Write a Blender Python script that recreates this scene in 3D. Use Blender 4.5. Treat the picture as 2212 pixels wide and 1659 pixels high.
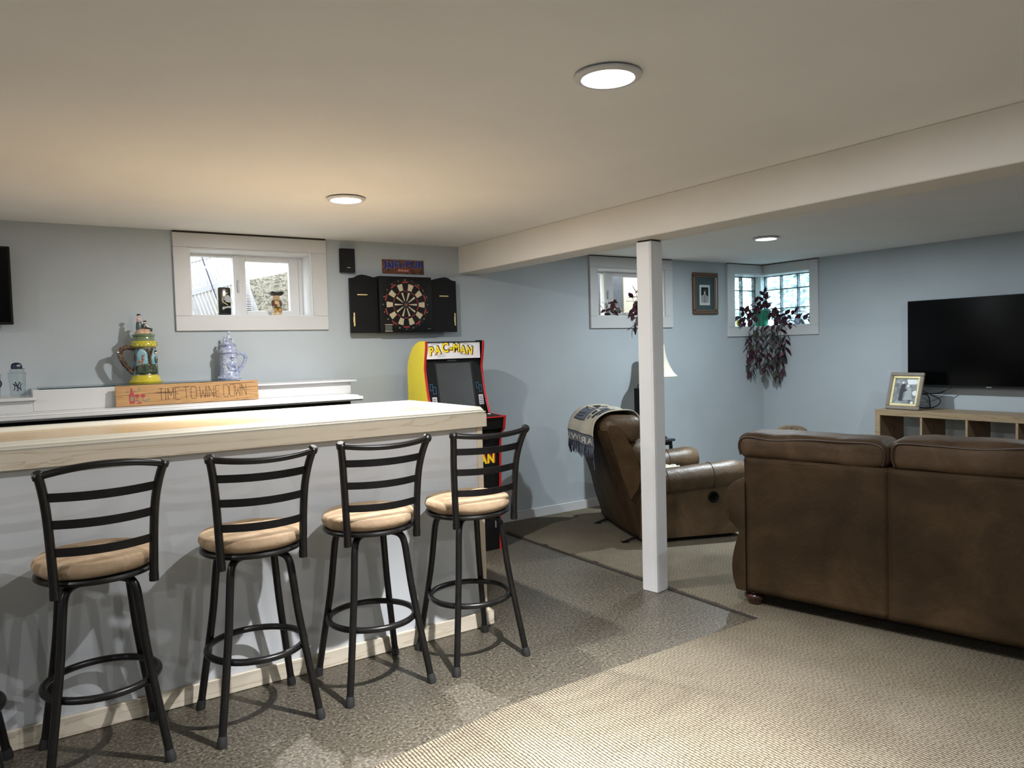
import bpy, bmesh, math, random
from mathutils import Vector, Matrix, noise
PI = math.pi
random.seed(7)
scene = bpy.context.scene
C = scene.collection
for o in list(bpy.data.objects):
    bpy.data.objects.remove(o)

# ---------------------------------------------------------------- camera
YAW, PITCH, ROLL, FPX = 0.5846, -0.0464, -0.0275, 1630.0
fwd = Vector((math.sin(YAW)*math.cos(PITCH), math.cos(YAW)*math.cos(PITCH), math.sin(PITCH)))
r0 = Vector((math.cos(YAW), -math.sin(YAW), 0)); u0 = r0.cross(fwd)
rt = math.cos(ROLL)*r0 + math.sin(ROLL)*u0
up = -math.sin(ROLL)*r0 + math.cos(ROLL)*u0
cd = bpy.data.cameras.new('camera'); cam = bpy.data.objects.new('camera', cd); C.objects.link(cam)
cam.matrix_world = Matrix(((rt.x, up.x, -fwd.x, 0), (rt.y, up.y, -fwd.y, 0), (rt.z, up.z, -fwd.z, 1.42), (0, 0, 0, 1)))
cd.sensor_width = 36.0; cd.sensor_fit = 'HORIZONTAL'; cd.lens = 36.0*FPX/2212.0
cd.clip_start = 0.02; cd.clip_end = 200
scene.camera = cam

# ---------------------------------------------------------------- world, exposure, lamp strengths
world = bpy.data.worlds.new('daylight'); scene.world = world; world.use_nodes = True
bg = world.node_tree.nodes['Background']
bg.inputs[0].default_value = (0.86, 0.93, 1.0, 1); bg.inputs[1].default_value = 15.0
scene.view_settings.view_transform = 'Standard'; scene.view_settings.look = 'None'
scene.view_settings.gamma = 1.0; scene.view_settings.use_curve_mapping = False
scene.view_settings.exposure = 0.22
scene.cycles.use_denoising = True
scene.cycles.max_bounces = 8; scene.cycles.diffuse_bounces = 5; scene.cycles.transparent_max_bounces = 16
scene.cycles.sample_clamp_indirect = 6.0
LAMP_A, LAMP_B, LAMP_C, LAMP_FILL = (26.0, 66.0), (35.0, 16.0), (38.0, 12.0), (22.0, 1.0)     # watts (wide, narrow beam) of the LED engines, last pair for the added fill
COL_A = (.985, .98, 1.0); COL_B = (.99, .98, .965); COL_C = (0.84, 0.94, 1.0)

# ---------------------------------------------------------------- dimensions (metres)
YW, XR, ZC = 5.127, 6.55, 2.22          # back wall, right wall, ceiling
XL, YF = -3.0, -2.6
BX0, BX1, BZ = 2.926, 3.143, 2.014      # beam

# ---------------------------------------------------------------- materials
def nm(name):
    m = bpy.data.materials.new(name); m.use_nodes = True
    return m, m.node_tree.nodes, m.node_tree.links, m.node_tree.nodes['Principled BSDF']
def mat(name, col, rough=0.5, metal=0.0, var=0.06, scale=12.0, bump=0.0, bscale=60.0, spec=0.5, stretch=(1, 1, 1), coat=0.0, detail=4.0):
    m, N, L, P = nm(name)
    P.inputs['Roughness'].default_value = rough; P.inputs['Metallic'].default_value = metal
    P.inputs['Specular IOR Level'].default_value = spec; P.inputs['Coat Weight'].default_value = coat
    tc = N.new('ShaderNodeTexCoord'); mp = N.new('ShaderNodeMapping'); mp.inputs['Scale'].default_value = stretch
    L.new(tc.outputs['Object'], mp.inputs['Vector'])
    nz = N.new('ShaderNodeTexNoise'); nz.inputs['Scale'].default_value = scale; nz.inputs['Detail'].default_value = detail
    L.new(mp.outputs[0], nz.inputs['Vector'])
    cr = N.new('ShaderNodeValToRGB'); L.new(nz.outputs['Fac'], cr.inputs[0])
    lo = [max(0, c*(1-var*1.6)) for c in col]; hi = [min(1, c*(1+var*1.6)) for c in col]
    cr.color_ramp.elements[0].position = .3; cr.color_ramp.elements[1].position = .7
    cr.color_ramp.elements[0].color = (*lo, 1); cr.color_ramp.elements[1].color = (*hi, 1)
    L.new(cr.outputs[0], P.inputs['Base Color'])
    if bump:
        n2 = N.new('ShaderNodeTexNoise'); n2.inputs['Scale'].default_value = bscale; n2.inputs['Detail'].default_value = 3
        L.new(mp.outputs[0], n2.inputs['Vector'])
        b = N.new('ShaderNodeBump'); b.inputs['Strength'].default_value = bump; b.inputs['Distance'].default_value = 0.004
        L.new(n2.outputs['Fac'], b.inputs['Height']); L.new(b.outputs[0], P.inputs['Normal'])
    return m
def ramp(N, pts):
    cr = N.new('ShaderNodeValToRGB'); e = cr.color_ramp.elements
    e[0].position, e[0].color = pts[0][0], (*pts[0][1], 1); e[1].position, e[1].color = pts[-1][0], (*pts[-1][1], 1)
    for p, c in pts[1:-1]:
        k = e.new(p); k.color = (*c, 1)
    return cr
def wood(name, base, dark, rough=0.45, axis=0, scale=9.0, knots=0.0, contrast=1.0, bump=.06):
    m, N, L, P = nm(name)
    tc = N.new('ShaderNodeTexCoord'); mp = N.new('ShaderNodeMapping')
    s = [scale]*3; s[axis] = scale*0.09; mp.inputs['Scale'].default_value = s
    L.new(tc.outputs['Object'], mp.inputs['Vector'])
    n1 = N.new('ShaderNodeTexNoise'); n1.inputs['Scale'].default_value = 1.0; n1.inputs['Detail'].default_value = 5; n1.inputs['Distortion'].default_value = 1.2
    L.new(mp.outputs[0], n1.inputs['Vector'])
    mul = N.new('ShaderNodeMath'); mul.operation = 'MULTIPLY'; mul.inputs[1].default_value = 7.0; L.new(n1.outputs['Fac'], mul.inputs[0])
    fr = N.new('ShaderNodeMath'); fr.operation = 'FRACT'; L.new(mul.outputs[0], fr.inputs[0])
    mid = [b*.6*contrast + d*.4 if contrast == 1 else b*.75+d*.25 for b, d in zip(base, dark)]
    cr = ramp(N, [(0.0, tuple(base)), (0.7, tuple(base)), (0.88, tuple(b*.72+d*.28 for b, d in zip(base, dark))), (0.97, tuple(dark)) , (1.0, tuple(base))])
    L.new(fr.outputs[0], cr.inputs[0])
    last = cr.outputs[0]
    if knots:
        mp2 = N.new('ShaderNodeMapping'); s2 = [9.0]*3; s2[axis] = 2.6; mp2.inputs['Scale'].default_value = s2
        L.new(tc.outputs['Object'], mp2.inputs['Vector'])
        vo = N.new('ShaderNodeTexVoronoi'); vo.inputs['Scale'].default_value = 1.0; L.new(mp2.outputs[0], vo.inputs['Vector'])
        kr = ramp(N, [(0.0, (1, 1, 1)), (0.05, (.8, .8, .8)), (0.09, (0, 0, 0))]); L.new(vo.outputs['Distance'], kr.inputs[0])
        km = N.new('ShaderNodeMath'); km.operation = 'MULTIPLY'; km.inputs[1].default_value = knots; L.new(kr.outputs[0], km.inputs[0])
        mx = N.new('ShaderNodeMixRGB'); L.new(km.outputs[0], mx.inputs[0]); L.new(last, mx.inputs[1]); mx.inputs[2].default_value = (*[d*.6 for d in dark], 1)
        last = mx.outputs[0]
    L.new(last, P.inputs['Base Color']); P.inputs['Roughness'].default_value = rough
    b = N.new('ShaderNodeBump'); b.inputs['Strength'].default_value = bump; b.inputs['Distance'].default_value = .002
    L.new(fr.outputs[0], b.inputs['Height']); L.new(b.outputs[0], P.inputs['Normal'])
    return m
def emit(name, col, s):
    m = bpy.data.materials.new(name); m.use_nodes = True; N = m.node_tree.nodes; N.clear()
    e = N.new('ShaderNodeEmission'); e.inputs[0].default_value = (*col, 1); e.inputs[1].default_value = s
    o = N.new('ShaderNodeOutputMaterial'); m.node_tree.links.new(e.outputs[0], o.inputs[0]); return m
def glass(name, tint=(.97, .98, .98), refl=0.06, rough=0.02):
    m = bpy.data.materials.new(name); m.use_nodes = True; N = m.node_tree.nodes; L = m.node_tree.links; N.clear()
    t = N.new('ShaderNodeBsdfTransparent'); t.inputs[0].default_value = (*tint, 1)
    g = N.new('ShaderNodeBsdfGlossy'); g.inputs['Roughness'].default_value = rough
    lw = N.new('ShaderNodeLayerWeight'); lw.inputs[0].default_value = .5
    pw_ = N.new('ShaderNodeMath'); pw_.operation = 'POWER'; pw_.inputs[1].default_value = 4.0; L.new(lw.outputs['Facing'], pw_.inputs[0])
    f = N.new('ShaderNodeMath'); f.operation = 'MULTIPLY_ADD'; f.inputs[1].default_value = .45; f.inputs[2].default_value = .035; L.new(pw_.outputs[0], f.inputs[0])
    x = N.new('ShaderNodeMixShader'); o = N.new('ShaderNodeOutputMaterial')
    L.new(f.outputs[0], x.inputs[0]); L.new(t.outputs[0], x.inputs[1]); L.new(g.outputs[0], x.inputs[2]); L.new(x.outputs[0], o.inputs[0])
    return m
def flecks(name, base, light, dark, s=130.0, rough=.55):
    m, N, L, P = nm(name)
    tc = N.new('ShaderNodeTexCoord')
    n1 = N.new('ShaderNodeTexNoise'); n1.inputs['Scale'].default_value = s; n1.inputs['Detail'].default_value = 3; n1.inputs['Roughness'].default_value = .7
    L.new(tc.outputs['Object'], n1.inputs['Vector'])
    c1 = ramp(N, [(.36, dark), (.46, base), (.54, base), (.64, light)]); L.new(n1.outputs['Fac'], c1.inputs[0])
    n2 = N.new('ShaderNodeTexNoise'); n2.inputs['Scale'].default_value = 3.0; n2.inputs['Detail'].default_value = 3; L.new(tc.outputs['Object'], n2.inputs['Vector'])
    c2 = ramp(N, [(.3, (.86, .86, .86)), (.7, (1.1, 1.1, 1.1))]); L.new(n2.outputs['Fac'], c2.inputs[0])
    mx = N.new('ShaderNodeMixRGB'); mx.blend_type = 'MULTIPLY'; mx.inputs[0].default_value = 1
    L.new(c1.outputs[0], mx.inputs[1]); L.new(c2.outputs[0], mx.inputs[2]); L.new(mx.outputs[0], P.inputs['Base Color'])
    P.inputs['Roughness'].default_value = rough; P.inputs['Specular IOR Level'].default_value = .5
    b = N.new('ShaderNodeBump'); b.inputs['Strength'].default_value = .25; b.inputs['Distance'].default_value = .002
    L.new(n1.outputs['Fac'], b.inputs['Height']); L.new(b.outputs[0], P.inputs['Normal'])
    return m
def carpet_mat():
    m, N, L, P = nm('carpet_loop')
    tc = N.new('ShaderNodeTexCoord'); sp = N.new('ShaderNodeSeparateXYZ'); L.new(tc.outputs['Object'], sp.inputs[0])
    def math_(op, a, b=None, c=None):
        n = N.new('ShaderNodeMath'); n.operation = op
        for i, v in enumerate((a, b, c)):
            if v is None: continue
            if isinstance(v, (int, float)): n.inputs[i].default_value = v
            else: L.new(v, n.inputs[i])
        return n.outputs[0]
    wob = N.new('ShaderNodeTexNoise'); wob.inputs['Scale'].default_value = 7; L.new(tc.outputs['Object'], wob.inputs['Vector'])
    xr = math_('ADD', math_('MULTIPLY', sp.outputs[0], 78.0), math_('MULTIPLY', wob.outputs['Fac'], 1.6))
    row = math_('FLOOR', xr); fx = math_('FRACT', xr)
    jit = math_('MULTIPLY', math_('SINE', math_('MULTIPLY', row, 12.99)), 3.7)
    fy = math_('FRACT', math_('ADD', math_('MULTIPLY', sp.outputs[1], 40.0), jit))
    hx = math_('SINE', math_('MULTIPLY', fx, PI)); hy = math_('POWER', math_('SINE', math_('MULTIPLY', fy, PI)), .35)
    h = math_('MULTIPLY', math_('POWER', hx, .6), math_('ADD', math_('MULTIPLY', hy, .45), .55))
    n2 = N.new('ShaderNodeTexNoise'); n2.inputs['Scale'].default_value = 140; n2.inputs['Detail'].default_value = 2; L.new(tc.outputs['Object'], n2.inputs['Vector'])
    h2 = math_('ADD', h, math_('MULTIPLY', math_('SUBTRACT', n2.outputs['Fac'], .5), .9))
    c = ramp(N, [(.12, (.016, .012, .007)), (.5, (.094, .079, .053)), (.95, (.22, .195, .15))]); L.new(h2, c.inputs[0])
    n3 = N.new('ShaderNodeTexNoise'); n3.inputs['Scale'].default_value = 2.2; n3.inputs['Detail'].default_value = 4; L.new(tc.outputs['Object'], n3.inputs['Vector'])
    c3 = ramp(N, [(.3, (.80, .78, .76)), (.7, (1.08, 1.08, 1.08))]); L.new(n3.outputs['Fac'], c3.inputs[0])
    mx = N.new('ShaderNodeMixRGB'); mx.blend_type = 'MULTIPLY'; mx.inputs[0].default_value = 1
    L.new(c.outputs[0], mx.inputs[1]); L.new(c3.outputs[0], mx.inputs[2]); L.new(mx.outputs[0], P.inputs['Base Color'])
    P.inputs['Roughness'].default_value = .95; P.inputs['Specular IOR Level'].default_value = .1
    b = N.new('ShaderNodeBump'); b.inputs['Strength'].default_value = .7; b.inputs['Distance'].default_value = .005
    L.new(h2, b.inputs['Height']); L.new(b.outputs[0], P.inputs['Normal'])
    return m
def leather(name, lo, mid, hi, scale=3.5, rough=.42, sheen=0.0):
    m, N, L, P = nm(name)
    tc = N.new('ShaderNodeTexCoord')
    n1 = N.new('ShaderNodeTexNoise'); n1.inputs['Scale'].default_value = scale; n1.inputs['Detail'].default_value = 7; n1.inputs['Roughness'].default_value = .62; n1.inputs['Distortion'].default_value = .5
    L.new(tc.outputs['Object'], n1.inputs['Vector'])
    c = ramp(N, [(.3, lo), (.5, mid), (.72, hi)]); L.new(n1.outputs['Fac'], c.inputs[0]); L.new(c.outputs[0], P.inputs['Base Color'])
    P.inputs['Specular IOR Level'].default_value = .5 if rough < .5 else .18
    P.inputs['Roughness'].default_value = rough; P.inputs['Sheen Weight'].default_value = sheen; P.inputs['Sheen Roughness'].default_value = .5
    P.inputs['Sheen Tint'].default_value = (*hi, 1)
    n2 = N.new('ShaderNodeTexNoise'); n2.inputs['Scale'].default_value = 55; n2.inputs['Detail'].default_value = 4; L.new(tc.outputs['Object'], n2.inputs['Vector'])
    n4 = N.new('ShaderNodeTexNoise'); n4.inputs['Scale'].default_value = 9; n4.inputs['Detail'].default_value = 2; L.new(tc.outputs['Object'], n4.inputs['Vector'])
    a = N.new('ShaderNodeMath'); a.operation = 'MULTIPLY_ADD'; L.new(n4.outputs['Fac'], a.inputs[0]); a.inputs[1].default_value = 2.0; L.new(n2.outputs['Fac'], a.inputs[2])
    b = N.new('ShaderNodeBump'); b.inputs['Strength'].default_value = .35; b.inputs['Distance'].default_value = .006
    L.new(a.outputs[0], b.inputs['Height']); L.new(b.outputs[0], P.inputs['Normal'])
    return m
def stripes(name, c1, c2, axis=2, freq=20.0, rough=.6, duty=.5, noise_amt=0.0):
    m, N, L, P = nm(name)
    tc = N.new('ShaderNodeTexCoord'); sp = N.new('ShaderNodeSeparateXYZ'); L.new(tc.outputs['Object'], sp.inputs[0])
    mu = N.new('ShaderNodeMath'); mu.operation = 'MULTIPLY'; mu.inputs[1].default_value = freq; L.new(sp.outputs[axis], mu.inputs[0])
    fr = N.new('ShaderNodeMath'); fr.operation = 'FRACT'; L.new(mu.outputs[0], fr.inputs[0])
    gt = N.new('ShaderNodeMath'); gt.operation = 'GREATER_THAN'; gt.inputs[1].default_value = duty; L.new(fr.outputs[0], gt.inputs[0])
    mx = N.new('ShaderNodeMixRGB'); L.new(gt.outputs[0], mx.inputs[0]); mx.inputs[1].default_value = (*c1, 1); mx.inputs[2].default_value = (*c2, 1)
    L.new(mx.outputs[0], P.inputs['Base Color']); P.inputs['Roughness'].default_value = rough
    return m
def blotch(name, cols, scale=20.0, rough=.3, coat=.6, stretch=(1, 1, 1), bump=.5):
    m, N, L, P = nm(name)
    tc = N.new('ShaderNodeTexCoord'); mp = N.new('ShaderNodeMapping'); mp.inputs['Scale'].default_value = stretch; L.new(tc.outputs['Object'], mp.inputs[0])
    n = N.new('ShaderNodeTexNoise'); n.inputs['Scale'].default_value = scale; n.inputs['Detail'].default_value = 4; n.inputs['Distortion'].default_value = .6
    L.new(mp.outputs[0], n.inputs['Vector'])
    k = len(cols); c = ramp(N, [(.28+.44*i/(k-1), col) for i, col in enumerate(cols)]); c.color_ramp.interpolation = 'EASE'
    L.new(n.outputs['Fac'], c.inputs[0]); L.new(c.outputs[0], P.inputs['Base Color'])
    P.inputs['Roughness'].default_value = rough; P.inputs['Coat Weight'].default_value = coat; P.inputs['Coat Roughness'].default_value = .1
    if bump:
        b = N.new('ShaderNodeBump'); b.inputs['Strength'].default_value = bump; b.inputs['Distance'].default_value = .004
        L.new(n.outputs['Fac'], b.inputs['Height']); L.new(b.outputs[0], P.inputs['Normal'])
    return m

M = dict(
    wall=mat('wall_paint', (.40, .445, .475), .62, var=.02, scale=2.5, bump=.10, bscale=160),
    ceil=mat('ceiling_paint', (.85, .845, .835), .75, var=.02, scale=1.5, bump=.08, bscale=120),
    beam=mat('beam_paint', (.72, .69, .635), .6, var=.02, scale=2, bump=.10, bscale=100),
    trim=mat('white_trim', (.54, .545, .55), .35, var=.015, scale=3),
    panel=mat('bar_paint', (.575, .60, .62), .5, var=.02, scale=3, bump=.06, bscale=120),
    floor=flecks('cork_floor', (.068, .059, .043), (.165, .143, .108), (.018, .014, .010), 80, .42),
    carpet=carpet_mat(),
    seam=mat('carpet_seam', (.025, .02, .015), .9),
    pine=wood('whitewashed_pine', (.66, .595, .475), (.50, .41, .29), .42, 0, 7.0, .6, 1, .03),
    pinetop=wood('bar_top_pine', (.47, .325, .165), (.33, .20, .09), .25, 0, 6.0, .3, 1, .02),
    pinev=wood('pine_upright', (.66, .57, .44), (.5, .41, .3), .42, 2, 7.0, 0, 1, .03),
    black=mat('black_metal', (.0062, .0056, .0054), .34, 0.0, var=.2, scale=30, spec=.38),
    blackp=mat('black_plastic', (.0045, .0045, .0045), .55, var=.1, spec=.25),
    rubber=mat('black_rubber', (.016, .016, .016), .6),
    suede=leather('tan_suede', (.26, .18, .11), (.34, .245, .155), (.43, .33, .22), 9.0, .85, .3),
    sofa=leather('brown_suede', (.020, .0115, .0046), (.036, .0210, .0090), (.060, .037, .0175), 3.2, .7, .06),
    sofat=leather('brown_suede_pillow', (.045, .027, .014), (.068, .042, .023), (.10, .065, .038), 5, .6, .05),
    leath=leather('brown_leather', (.045, .0265, .012), (.080, .049, .0235), (.135, .088, .046), 4.0, .47, .05),
    piping=mat('dark_piping', (.035, .016, .008), .5),
    footw=mat('mahogany', (.040, .013, .008), .22, var=.2, coat=.6),
    screen=mat('tv_screen', (.0015, .0015, .0018), .16, var=0, spec=.18),
    white=mat('white_paint', (.66, .665, .67), .4, var=.01),
    oak=wood('grey_oak', (.29, .21, .125), (.16, .11, .062), .5, 1, 10.0, 0, 1, .05),
    oak_shade=wood('oak_shaded', (.17, .11, .065), (.08, .05, .03), .6, 2, 10.0, 0, 1, .05),  # darker copy of the oak, shade of the cube insides put into the colour
    red=mat('arcade_red', (.50, .018, .02), .3), yellow=mat('arcade_yellow', (.80, .66, .03), .38, var=.02),
    marquee=mat('marquee_white', (.85, .84, .86), .35, var=0), lety=mat('letter_yellow', (.95, .75, .02), .4, var=0),
    letd=mat('letter_outline', (.012, .008, .008), .5, var=0), letr=mat('letter_red', (.45, .02, .02), .5, var=0),
    ascreen=mat('arcade_screen', (.045, .047, .05), .3, var=.05), ablue=mat('maze_blue', (.035, .12, .22), .5),
    awhite=mat('print_white', (.55, .55, .6), .5), grey=mat('mid_grey', (.2, .2, .2), .6),
    cream=mat('dart_cream', (.52, .44, .29), .6), dred=mat('dart_red', (.32, .03, .03), .6),
    brass=mat('brass_tone', (.75, .60, .28), .35, 0.0), lcd=mat('lcd', (.09, .1, .08), .4),
    glass=glass('window_glass'), cup=glass('clear_plastic', (.95, .97, .975)),
    navy=mat('navy', (.006, .008, .035), .45), teal=mat('dark_glass', (.006, .035, .04), .12),
    sky=mat('siding', (.30, .275, .205), .8, var=.03),
    green=mat('leaf_green', (.06, .16, .04), .5, var=.3), potg=mat('pot_green', (.02, .30, .17), .35),
    purple=mat('leaf_purple', (.055, .012, .024), .42, var=.4, scale=40), stem=mat('stem', (.09, .05, .04), .6),
    leafs=stripes('leaf_striped', (.018, .013, .014), (.085, .090, .078), 0, 55.0, .45, .74),
    gold=mat('gold', (.80, .62, .25), .3, .6), pewter=mat('pewter_wood', (.20, .17, .14), .4),
    shade=mat('lamp_shade', (.62, .58, .48), .8), cable=mat('cable', (.01, .01, .01), .5),
)

# ---------------------------------------------------------------- geometry helpers
class MB:
    def __init__(s): s.v = []; s.f = []; s.m = []
    def add(s, vs, fs, mi=0):
        k = len(s.v); s.v += [tuple(v) for v in vs]; s.f += [tuple(i+k for i in f) for f in fs]; s.m += [mi]*len(fs); return s
    def box(s, x0, x1, y0, y1, z0, z1, bev=0.0, mi=0, seg=1, mtx=None):
        if bev <= 0:
            vs = [Vector((x, y, z)) for x in (x0, x1) for y in (y0, y1) for z in (z0, z1)]
            fs = [(0, 1, 3, 2), (4, 6, 7, 5), (0, 4, 5, 1), (2, 3, 7, 6), (0, 2, 6, 4), (1, 5, 7, 3)]
        else:
            bm = bmesh.new(); bmesh.ops.create_cube(bm, size=1)
            for v in bm.verts: v.co = Vector(((x0+x1)/2+v.co.x*(x1-x0), (y0+y1)/2+v.co.y*(y1-y0), (z0+z1)/2+v.co.z*(z1-z0)))
            bmesh.ops.bevel(bm, geom=bm.edges[:], offset=min(bev, .49*min(abs(x1-x0), abs(y1-y0), abs(z1-z0))), segments=seg, affect='EDGES', profile=.5)
            bm.verts.index_update(); vs = [v.co.copy() for v in bm.verts]; fs = [tuple(v.index for v in f.verts) for f in bm.faces]; bm.free()
        if mtx: vs = [mtx @ v for v in vs]
        return s.add(vs, fs, mi)
    def prism(s, poly, axis, a, b, mi=0):
        n = len(poly); mk = {'x': lambda p, t: (t, p[0], p[1]), 'y': lambda p, t: (p[0], t, p[1]), 'z': lambda p, t: (p[0], p[1], t)}[axis]
        vs = [mk(p, a) for p in poly]+[mk(p, b) for p in poly]
        fs = [(i, (i+1) % n, n+(i+1) % n, n+i) for i in range(n)]+[tuple(range(n-1, -1, -1)), tuple(range(n, 2*n))]
        return s.add(vs, fs, mi)
    def tube(s, pts, r, n=12, closed=False, mi=0, flat=1.0, upv=None, caps=True):
        pts = [Vector(p) for p in pts]; k = len(pts); rs = r if isinstance(r, (list, tuple)) else [r]*k
        vs = []; ref = None
        for i in range(k):
            a = pts[(i-1) % k] if (closed or i > 0) else pts[i]; b = pts[(i+1) % k] if (closed or i < k-1) else pts[i]
            t = (b-a).normalized()
            if upv is not None: u = (Vector(upv)-t*Vector(upv).dot(t)).normalized()
            elif ref is None:
                u = t.orthogonal().normalized() if abs(t.z) > .9 else (Vector((0, 0, 1))-t*t.z).normalized()
            else: u = (ref-t*ref.dot(t)).normalized()
            ref = u; w = t.cross(u)
            for j in range(n):
                an = 2*PI*j/n; vs.append(pts[i]+rs[i]*(math.cos(an)*u+flat*math.sin(an)*w))
        fs = []
        for i in range(k if closed else k-1):
            for j in range(n):
                i2 = (i+1) % k; fs.append((i*n+j, i*n+(j+1) % n, i2*n+(j+1) % n, i2*n+j))
        if not closed and caps: fs += [tuple(range(n-1, -1, -1)), tuple((k-1)*n+j for j in range(n))]
        return s.add(vs, fs, mi)
    def lathe(s, prof, c=(0, 0, 0), n=32, mi=0, sx=1.0, sy=1.0, mis=None):
        c = Vector(c); vs = []; 
        for r, z in prof:
            for j in range(n):
                an = 2*PI*j/n; vs.append((c.x+sx*r*math.cos(an), c.y+sy*r*math.sin(an), c.z+z))
        k = len(prof); base = len(s.v); s.add(vs, [], 0)
        for i in range(k-1):
            for j in range(n):
                s.f.append(tuple(base+q for q in (i*n+j, i*n+(j+1) % n, (i+1)*n+(j+1) % n, (i+1)*n+j))); s.m.append(mis[i] if mis else mi)
        if prof[0][0] > 1e-5: s.f.append(tuple(base+j for j in range(n-1, -1, -1))); s.m.append(mis[0] if mis else mi)
        if prof[-1][0] > 1e-5: s.f.append(tuple(base+(k-1)*n+j for j in range(n))); s.m.append(mis[-1] if mis else mi)
        return s
    def ball(s, c, r, n=14, mi=0, sc=(1, 1, 1)):
        prof = [(r*math.sin(PI*i/(n//2)), -r*math.cos(PI*i/(n//2))) for i in range(n//2+1)]
        k = len(s.v); s.lathe([(max(p[0], 1e-6), p[1]*sc[2]) for p in prof], c, n, mi, sc[0], sc[1]); return s
    def grid(s, fn, nu, nv, mi=0, closed_u=False):
        k = len(s.v); vs = [fn(i/(nu-1 if not closed_u else nu), j/(nv-1)) for i in range(nu) for j in range(nv)]
        fs = []
        for i in range(nu if closed_u else nu-1):
            for j in range(nv-1):
                i2 = (i+1) % nu; fs.append((i*nv+j, i2*nv+j, i2*nv+j+1, i*nv+j+1))
        return s.add(vs, fs, mi)
    def xf(s, mtx): s.v = [tuple(mtx @ Vector(v)) for v in s.v]; return s
    def join(s, o, mi=0):
        k = len(s.v); s.v += o.v; s.f += [tuple(i+k for i in f) for f in o.f]; s.m += [mm+mi for mm in o.m]; return s
OFF = {}
def link(name, mb, mats, parent=None, smooth=True, local=False, sub=0, solid=0.0, angle=35):
    me = bpy.data.meshes.new(name)
    off = Vector((0, 0, 0))
    if parent is not None and not local: off = OFF.get(parent.name, off)
    me.from_pydata([tuple(Vector(v)-off) for v in mb.v], [], mb.f); me.validate()
    mats = mats if isinstance(mats, (list, tuple)) else [mats]
    for mm in mats: me.materials.append(mm)
    if len(mats) > 1 and len(me.polygons) == len(mb.m):
        me.polygons.foreach_set('material_index', mb.m)
    bm = bmesh.new(); bm.from_mesh(me); bmesh.ops.recalc_face_normals(bm, faces=bm.faces[:]); bm.to_mesh(me); bm.free()
    o = bpy.data.objects.new(name, me); C.objects.link(o)
    if parent is not None: o.parent = parent; OFF[o.name] = off
    if smooth:
        me.polygons.foreach_set('use_smooth', [True]*len(me.polygons)); me.update()
        try: me.set_sharp_from_angle(angle=math.radians(angle))
        except Exception: pass
    if solid: md = o.modifiers.new('s', 'SOLIDIFY'); md.thickness = solid; md.offset = 0
    if sub: md = o.modifiers.new('u', 'SUBSURF'); md.levels = sub; md.render_levels = sub
    return o
def tag(o, label=None, cat=None, group=None, kind=None):
    if label: o['label'] = label
    if cat: o['category'] = cat
    if group: o['group'] = group
    if kind: o['kind'] = kind
    return o
def thing(name, loc, label, cat, group=None, rz=0.0):
    o = bpy.data.objects.new(name, None); C.objects.link(o); o.location = loc; o.rotation_euler = (0, 0, rz)
    o.empty_display_size = .05; OFF[o.name] = Vector(loc); return tag(o, label, cat, group)
def struct(name, mb, m, parent=None, **k):
    o = link(name, mb, m, parent, **k)
    if parent is None: o['kind'] = 'structure'
    return o
def B(*a, **k): return MB().box(*a, **k)
def copy_tree(o, parent=None):
    c = o.copy(); C.objects.link(c); c.parent = parent
    for ch in list(o.children): copy_tree(ch, c)
    return c
def rbox(x0, x1, y0, y1, z0, z1, r, nseg=3, amp=0.0, fr=6.0, cuts=8, seed=0.0, puff=0.0):
    """soft rounded box with optional puff and wrinkle noise"""
    bm = bmesh.new(); bmesh.ops.create_cube(bm, size=1)
    bmesh.ops.subdivide_edges(bm, edges=bm.edges[:], cuts=cuts, use_grid_fill=True)
    cx, cy, cz = (x0+x1)/2, (y0+y1)/2, (z0+z1)/2; hx, hy, hz = (x1-x0)/2, (y1-y0)/2, (z1-z0)/2
    for v in bm.verts:
        # redistribute toward edges then round corners
        p = [max(-1, min(1, 2*c)) for c in v.co]
        p = [math.sin(c*PI/2) for c in p]
        q = Vector((p[0]*hx, p[1]*hy, p[2]*hz))
        core = Vector([max(-(h-r), min(h-r, c)) if h > r else 0 for c, h in zip(q, (hx, hy, hz))])
        d = q-core
        if d.length > 1e-9: q = core+d.normalized()*min(r, d.length if d.length < r else r)
        if puff:
            a = (1-p[0]**2)*(1-p[1]**2)*(1 if abs(p[2]) > .9 else 0) ; b_ = (1-p[0]**2)*(1-p[2]**2)*(1 if abs(p[1]) > .9 else 0); c_ = (1-p[1]**2)*(1-p[2]**2)*(1 if abs(p[0]) > .9 else 0)
            q += Vector((c_*puff*math.copysign(1, p[0]), b_*puff*math.copysign(1, p[1]), a*puff*math.copysign(1, p[2])))
        if amp:
            nn = noise.noise_vector((q+Vector((seed, seed*1.7, 0)))*fr); q += nn*amp
        v.co = q+Vector((cx, cy, cz))
    bm.verts.index_update(); mb = MB().add([v.co.copy() for v in bm.verts], [tuple(v.index for v in f.verts) for f in bm.faces]); bm.free()
    return mb
def text_mb(s, size, depth=0.001, offset=0.0, bevel=0.0, align='CENTER', spacing=1.0, shear=0.0):
    cu = bpy.data.curves.new('t', 'FONT'); cu.body = s; cu.size = size; cu.extrude = depth; cu.offset = offset
    cu.align_x = align; cu.align_y = 'CENTER'; cu.space_character = spacing; cu.shear = shear; cu.resolution_u = 3
    o = bpy.data.objects.new('t', cu); C.objects.link(o)
    dg = bpy.context.evaluated_depsgraph_get(); me = bpy.data.meshes.new_from_object(o.evaluated_get(dg))
    mb = MB().add([v.co.copy() for v in me.vertices], [tuple(p.vertices) for p in me.polygons])
    bpy.data.objects.remove(o); bpy.data.meshes.remove(me); bpy.data.curves.remove(cu)
    return mb
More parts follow.
